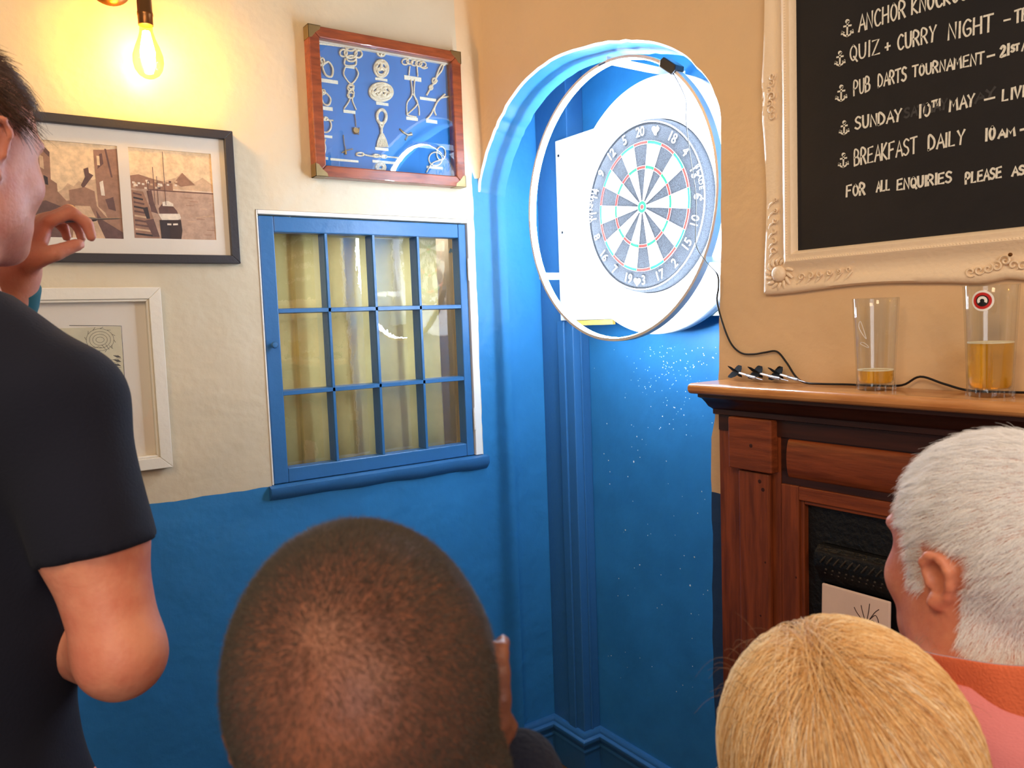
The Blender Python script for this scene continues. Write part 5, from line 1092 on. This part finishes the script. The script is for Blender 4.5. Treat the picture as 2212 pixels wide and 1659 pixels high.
# ---------------- person B: woman with long blonde hair
loc = P(1815, 1705, 0.63); yawB = viewaz(loc) + math.radians(16); floor = -loc[2]
X, Y, Z = grid(0, floor, fine=.0042); f = Field(X, Y, Z); Rh = rot(0, .02, 0); pB = head(f, Rh, .95); seated(f, floor, -.68, 0, sw=.112, chest=.84, hx=-.025); V, F_ = f.surface(); V = relax(V, F_, 1)
per = person(loc, 'seated woman seen from behind with long straight blonde hair parted on the crown'); place(per, loc, yawB); skin_mesh('body', V, F_, M['skin'], per); eyes(per, pB, .95)
V2, F2 = cloth(f.d, X, Y, Z, .008, [((0, -.04, -.17), (0, .12, 1))], .002); M['grey_knit'] = mat('grey_knit', (120, 116, 120), .9, var=.1, bump=.3, bscale=200); skin_mesh('jumper', V2, F2, M['grey_knit'], per)
M['blonde_base'] = mat('blonde_hair_mass', (182, 140, 88), .6, var=.1, vscale=30, stretch=(8, 8, 1), bump=.4, bscale=40)
g = Field(axis([(-.16, .16, .005)]), axis([(-.17, .14, .005)]), axis([(-.40, .16, .006)]))
g.ell((0, -.012, .036), (.083, .102, .088)); g.ell((0, -.045, -.03), (.088, .065, .10), None, .04); g.ell((0, -.06, -.16), (.098, .045, .15), None, .05); g.ell((0, -.065, -.28), (.10, .032, .10), None, .04)
g.ell((0, .075, -.06), (.062, .06, .105), None, .02, op='sub')
Vh, Fh = g.surface(); Vh = relax(Vh, Fh, 2); hm = skin_mesh('hair_mass', Vh, Fh, M['blonde_base'], per)
n = 26000; k = 26; cx = .000
# roots spread over the crown either side of a parting that runs forward from the crown
th = rng.uniform(0, 2 * math.pi, n); ph = np.abs(rng.normal(0, .62, n)).clip(0, 1.75)
c0 = np.array([0, -.012, .036]); Rr = np.array([.084, .103, .090])
part_x = -.026
s_ax = rng.random(n) * .085 - .035   # along the parting
rootdir = np.stack([np.sin(ph) * np.cos(th), np.sin(ph) * np.sin(th) - .12, np.cos(ph)], 1); rootdir /= np.linalg.norm(rootdir, axis=1, keepdims=True)
pos = c0 + rootdir * Rr
ok = ~((pos[:, 1] > .07) & (pos[:, 2] < .06)); pos = pos[ok]; n = len(pos)
layer = rng.uniform(.0, .012, n); clump = np.round((np.arctan2(pos[:, 1], pos[:, 0]) + rng.normal(0, .05, n)) * 22) / 22
src = np.stack([np.full(n, part_x), np.clip(pos[:, 1], -.045, .06), np.zeros(n)], 1)
hd = pos - src + rng.normal(0, .004, pos.shape); hd[:, 2] = 0; hd /= np.linalg.norm(hd, axis=1, keepdims=True) + 1e-6
wav = rng.normal(0, 1, (n, 3)); P_ = [pos]; p_ = pos.copy(); step = .0165 * rng.uniform(.85, 1.1, n)[:, None]
for i in range(1, k):
    t = i / k; nrm = (p_ - c0) / Rr ** 2; nrm /= np.linalg.norm(nrm, axis=1, keepdims=True)
    dvec = hd * (1 - t) * .9 + np.array([0, -.15 * (1 - t), -1.0]) * (.35 + t) + wav * .06
    inw = (dvec * nrm).sum(1, keepdims=True); dvec = np.where((inw < 0) & (p_[:, 2:3] > -.02), dvec - nrm * inw, dvec); dvec /= np.linalg.norm(dvec, axis=1, keepdims=True)
    p_ = p_ + dvec * step
    qn = np.sqrt((((p_ - c0) / (Rr + layer[:, None])) ** 2).sum(1))[:, None]; p_ = np.where(qn < 1, c0 + (p_ - c0) / qn, p_)
    top = (p_[:, 2] > -.01)[:, None]; qn = np.sqrt((((p_ - c0) / (Rr + layer[:, None])) ** 2).sum(1))[:, None]; p_ = np.where(top & (qn > 1), c0 + (p_ - c0) / qn, p_)
    # keep outside the hair mass lower down
    z = p_[:, 2]; rx = np.where(z < 0, .092 + .012 * np.clip(-z / .2, 0, 1), .0) + layer; ry = np.where(z < 0, .088 - .02 * np.clip(-z / .2, 0, 1), .0) + layer; cyy = -.032
    rr_ = np.sqrt((p_[:, 0] / np.maximum(rx, 1e-3)) ** 2 + ((p_[:, 1] - cyy) / np.maximum(ry, 1e-3)) ** 2); m = (z < 0) & (rr_ < 1)
    p_[m, 0] /= rr_[m]; p_[m, 1] = cyy + (p_[m, 1] - cyy) / rr_[m]
    P_.append(p_.copy())
pts = np.stack(P_, 1)
azz = np.arctan2(pos[:, 1] - src[:, 1], pos[:, 0] - src[:, 0]); tone = .30 + .22 * (pos[:, 1] > .0) - .12 * np.exp(-((pos[:, 1] + .06) / .03) ** 2) + .26 * np.sin(azz * 31 + 2 * np.sin(azz * 7)) * np.sin(azz * 17 + 1) + .16 * np.sin(azz * 61) + .10 * (pos[:, 0] < -.03)
strands('long_hair', pts, rng.uniform(.00012, .00022, n), hairmat('blonde_hair', [(148, 92, 50), (206, 148, 82), (234, 190, 126), (246, 222, 178), (254, 244, 224)], .36), per, 'long straight blonde hair', tone=tone)
# a few dark flyaway strands
n = 70; fl = []
for i in range(n):
    a = rng.uniform(1.6, 4.2) if i % 2 else rng.uniform(0.3, 2.6); r0 = c0 + np.array([math.cos(a) * .08, math.sin(a) * .06 - .02, .050 + rng.uniform(-.02, .03)]); d = np.array([math.cos(a), math.sin(a) * .5, .8]); d /= np.linalg.norm(d); L_ = rng.uniform(.015, .045); c_ = rng.normal(0, 1, 3)
    fl.append([r0 + d * L_ * t + c_ * L_ * .3 * t * t + np.array([0, 0, -1]) * L_ * t ** 3 * .7 for t in np.linspace(0, 1, 8)])
strands('flyaway_hair', np.array(fl), .00015, hairmat('dark_flyaway', [(70, 52, 40), (150, 112, 72)]), per)
print('B', _t.time() - T0)

# ---------------- person C: white-haired man in a salmon sweatshirt
loc = P(2158, 1228, 0.78); yawC = viewaz(loc) + math.radians(22); floor = -loc[2]
X, Y, Z = grid(0, floor, fine=.0034); f = Field(X, Y, Z); Rh = rot(math.radians(25), .04, math.radians(3)); pC = head(f, Rh, 1.06, .76); seated(f, floor, -.74, 0, sw=.138, chest=.96, dz=.07, hx=.075); V, F_ = f.surface(); V = relax(V, F_, 1)
f.ell((0, 0, 0), (.001, .001, .001))
per = person(loc, 'seated man with short white hair and salmon sweatshirt beside the fireplace'); place(per, loc, yawC); skin_mesh('body', V, F_, M['skin_tan'], per); eyes(per, pC, 1.04)
M['salmon'] = mat('salmon_sweatshirt', (222, 132, 132), .9, var=.05, vscale=4, bump=.35, bscale=350, sheen=.2, stretch=(1, 1, 4)); M['orange'] = mat('orange_collar_cloth', (224, 112, 72), .85, var=.05, bump=.3, bscale=400); M['grey_edge'] = mat('grey_collar_edge', (150, 150, 162), .8, var=.05)
V2, F2 = cloth(f.d, X, Y, Z, .012, [((0, -.06, -.090), (0, .42, 1))], .003, more=[((0, -.062, -.17), (0, -.062, -.13), .105, .090, .05), ((-.06, -.06, -.19), (-.13, -.05, -.22), .07, .06, .05), ((.06, -.06, -.19), (.13, -.05, -.22), .07, .06, .05)]); skin_mesh('sweatshirt', V2, F2, M['salmon'], per)
collar(per, .076, .086, -.054, -.120, -.062, M['orange'], th=.004, flare=.012, tilt=-.030, m2=M['grey_edge'], wob=.0012)
N_ = vnormals(V, F_)
def hl(c): return (c @ Rh) / 1.04
def maskC(c):
    h = hl(c); side = np.abs(h[:, 0])
    m = (h[:, 2] > -.060 + .0 * h[:, 1]) & (h[:, 1] < .055 + .35 * np.clip(h[:, 2] - .05, 0, .03)) & (c[:, 2] > -.10) & (h[:, 2] > -.075 + .0)
    m &= ~((h[:, 1] > -.030) & (h[:, 2] < .018)) ; m &= ~((h[:, 1] > .034) & (h[:, 2] < .03)); m &= ~((side > .072) & (np.abs(h[:, 1] + .012) < .030) & (h[:, 2] < .03))
    m |= (side > .055) & (h[:, 1] > .012) & (h[:, 1] < .036) & (h[:, 2] > -.022) & (h[:, 2] < .03)
    return m.astype(float)
pt, nn = sample(V, F_, N_, maskC, 60000); h = hl(pt); wh = np.array([.018, -.088, .062]); tang = (h - wh) @ Rh.T
cr = np.cross(nn, tang); tang = tang + cr * .25; tang -= nn * (tang * nn).sum(1, keepdims=True); tang /= np.linalg.norm(tang, axis=1, keepdims=True) + 1e-9
cl_ = np.sin(h[:, 0] * 260 + np.sin(h[:, 2] * 170) * 2) * np.sin(h[:, 2] * 230 + h[:, 1] * 150)
ln = rng.uniform(.009, .015, len(pt))[:, None] * (1 + .5 * np.clip(h[:, 2:3] / .1, 0, 1)); bt = np.cross(nn, tang)
dr = nn * (.42 + .1 * cl_[:, None]) + tang * .9 + bt * (.25 * cl_[:, None]) + rng.normal(0, .13, pt.shape); k = 6
pts = np.stack([pt + dr * ln * t - nn * (ln * t * t * .30) - np.array([0, 0, 1]) * (ln * t * t * .12) for t in np.linspace(-.06, 1, k)], 1)
strands('white_hair', pts, .00013, hairmat('white_hair_colour', [(222, 216, 216), (244, 242, 242), (252, 252, 252), (234, 230, 228)], .4), per, 'short white hair')
print('C', _t.time() - T0)

# ---------------- person D: the player standing at the left
loc = P(-128, 330, 0.86); yawD = viewaz(loc) - math.radians(46); floor = -loc[2]
Rz = np.array(Matrix.Rotation(yawD, 3, 'Z'))
def Lc(px, py, dep): return Rz.T @ (P(px, py, dep) - loc)
sh = Lc(132, 885, .82); el = Lc(262, 1415, .80); wr = Lc(140, 1350, 1.04); hd_ = Lc(95, 1300, 1.12)
shl = np.array([-.185, -.02, -.235]); wl_ = Lc(30, 600, 1.04); ell_ = Lc(-60, 960, 1.16); hk = Lc(95, 470, 1.06)
print('D arm', sh, el, wr, wl_, ell_, hk, np.linalg.norm(el - sh), np.linalg.norm(wr - el), np.linalg.norm(ell_ - shl), np.linalg.norm(wl_ - ell_))
X = axis([(-.42, -.12, .009), (-.12, .45, .0046)]); Y = axis([(-.28, -.13, .009), (-.13, .48, .005)]); Z = axis([(floor - .02, -.85, .02), (-.85, -.25, .008), (-.25, .15, .0042)])
f = Field(X, Y, Z); Rh = rot(math.radians(-2), -.02, 0); pD = head(f, Rh, 1.0)
f.cap((0, -.035, -.12), (0, -.045, -.2), .054, .060, .03)
for s, S_ in ((1, sh), (-1, shl)): f.cap((s * .03, -.04, -.185), S_ + np.array([-.012 * s, 0, .012]), .048, .054, .05); f.cap((s * .06 - .01, -.02, -.30), (s * .06 - .02, -.03, -.50), .084, .072, .06)
f.ell((-.02, -.03, -.55), (.115, .095, .20), None, .06); f.ell((-.01, -.02, -.76), (.135, .105, .14), None, .06)
for s in (-1, 1): f.cap((s * .085, -.01, -.80), (s * .10, .01 + .06 * s, floor + .50), .085, .058, .04); f.cap((s * .10, .01 + .06 * s, floor + .50), (s * .11, -.03 + .12 * s, floor + .08), .056, .038, .03); f.cap((s * .11, -.05 + .12 * s, floor + .045), (s * .12, .12 + .12 * s, floor + .036), .042, .034, .02)
# right arm hanging, elbow bent, hand at the waist
md = sh * .5 + el * .5; f.cap(sh, md, .054, .048, .03); f.cap(md, el, .048, .039, .03); m2_ = el * .65 + wr * .35; f.cap(el, m2_, .040, .041, .02); f.cap(m2_, wr, .040, .027, .02)
hand(f, wr, hd_ - wr, (-.6, -.2, .2), 1, 1.2)
# left arm raised with the dart
md = shl * .5 + ell_ * .5; f.cap(shl, md, .052, .046, .03); f.cap(md, ell_, .046, .038, .03); m2_ = ell_ * .65 + wl_ * .35; f.cap(ell_, m2_, .039, .040, .02); f.cap(m2_, wl_, .038, .026, .02)
fd = Rz.T @ (np.array([1.5, 1.56, 1.8]) - (loc + Rz @ hk)); fd /= np.linalg.norm(fd)
hand(f, wl_, hk - wl_, fd + np.array([0, 0, -.25]), -1, 1.15)
V, F_ = f.surface(); V = relax(V, F_, 1)
per = person(loc, 'standing player in a navy t-shirt raising one hand, at the left edge'); place(per, loc, yawD); skin_mesh('body', V, F_, M['skin'], per); eyes(per, pD)
# t-shirt: torso and short sleeves, cut at sleeve hems, neck and waist
g = Field(X, Y, Z); T_ = .011
f2 = g
f2.cap((0, -.04, -.19), (0, -.045, -.24), .06, .08, .03)
for s, S_ in ((1, sh), (-1, shl)): f2.cap((s * .04, -.04, -.188), S_ + np.array([-.012 * s, 0, .012]), .056, .064, .05); f2.cap((s * .06 - .01, -.02, -.30), (s * .06 - .02, -.03, -.50), .096, .086, .06)
f2.ell((-.02, -.03, -.58), (.13, .11, .24), None, .06); f2.ell((-.01, -.025, -.80), (.155, .125, .17), None, .06)
hemR = sh + (el - sh) * .60; hemL = shl + (ell_ - shl) * .55; b = f2.d.copy()
gs = Field(X, Y, Z); gs.cap(sh, hemR + (hemR - sh) * .3, .060, .059, .02); 
nR = (el - sh) / np.linalg.norm(el - sh); gs.plane(hemR, nR + np.array([0, 0, 0.0])); gl = Field(X, Y, Z); gl.cap(shl, hemL + (hemL - shl) * .3, .060, .060, .02); nL = (ell_ - shl) / np.linalg.norm(ell_ - shl); gl.plane(hemL, nL)
k_ = .03
def smin(a, b, k): h = np.maximum(k - np.abs(a - b), 0) / k; return np.minimum(a, b) - h * h * k * .25
d_ = smin(smin(b, gs.d, k_), gl.d, k_)
V2, F2 = cloth(d_, X, Y, Z, .0, [((0, -.04, -.150), (0, .25, 1)), ((0, 0, -.92), (0, 0, -1))], .0025, 7)
skin_mesh('t_shirt', V2, F2, M['navy'], per)
V2, F2 = cloth(f.d, X, Y, Z, .012, [((0, 0, -.86), (0, 0, 1)), ((0, 0, floor + .10), (0, 0, -1))], .002, 7); skin_mesh('trousers', V2, F2, M['jeans'], per)
bd = wl_ - (wl_ - ell_) / np.linalg.norm(wl_ - ell_) * .035; bu = (wl_ - ell_) / np.linalg.norm(wl_ - ell_)
mb = MB(); mb.tube([bd - bu * .03, bd - bu * .026, bd, bd + bu * .026, bd + bu * .03], [.030, .035, .036, .034, .029], 24); me = bpy.data.meshes.new('wristband'); me.from_pydata(mb.v, [], mb.f); me.materials.append(M['teal']); me.polygons.foreach_set('use_smooth', [True] * len(mb.f)); o = bpy.data.objects.new('wristband', me); C.objects.link(o); o.parent = per; o['label'] = 'teal band at the wrist'
N_ = vnormals(V, F_)
def hl(c): return c @ Rh
def maskD(c):
    h = hl(c); side = np.abs(h[:, 0]); m = (h[:, 2] > .005 + .9 * np.maximum(h[:, 1] - .0, 0)) & (h[:, 1] < .092) & (h[:, 2] > -.02)
    m |= (h[:, 1] < -.03) & (h[:, 2] > -.05) & (c[:, 2] > -.1); m &= ~((side > .068) & (np.abs(h[:, 1] + .01) < .028) & (h[:, 2] < .032)); return m.astype(float)
pt, nn = sample(V, F_, N_, maskD, 9000); h = hl(pt); wh = np.array([.01, -.07, .10]); tang = (h - wh) @ Rh.T; tang -= nn * (tang * nn).sum(1, keepdims=True); tang /= np.linalg.norm(tang, axis=1, keepdims=True) + 1e-9
cl_ = np.stack([np.sin(h @ np.array([160, 90, 120.]) + i * 2) for i in range(3)], 1)
ln = rng.uniform(.018, .040, len(pt))[:, None] * (1 + .25 * np.clip(h[:, 2:3] / .1, 0, 1)); dr = nn * .40 + tang * .85 + cl_ * .24 + rng.normal(0, .1, pt.shape); k = 8
pts = np.stack([pt + dr * ln * t - nn * (ln * t * t * .28) + cl_[:, [1, 2, 0]] * ln * t * t * .18 for t in np.linspace(-.03, 1, k)], 1)
strands('tousled_hair', pts, .00024, hairmat('brown_hair', [(48, 30, 20), (84, 54, 32), (62, 42, 30), (116, 80, 50)], .4), per, 'tousled brown hair')
# the dart he holds
tipd = (np.array([1.52, 1.56, 1.83]) - P(170, 480, 1.08)); tipd /= np.linalg.norm(tipd); yaw_ = math.atan2(tipd[1], tipd[0]); pit_ = -math.asin(tipd[2])
M['pale_flight'] = mat('pale_flight', (230, 224, 220), 0.5, var=.05)
tag(dart(P(165, 475, 1.09), yaw_, pit_, .4, 'x', None, 'pale_flight'), 'pale-flighted dart gripped in the raised hand of the standing player', 'dart')
print('D', _t.time() - T0)
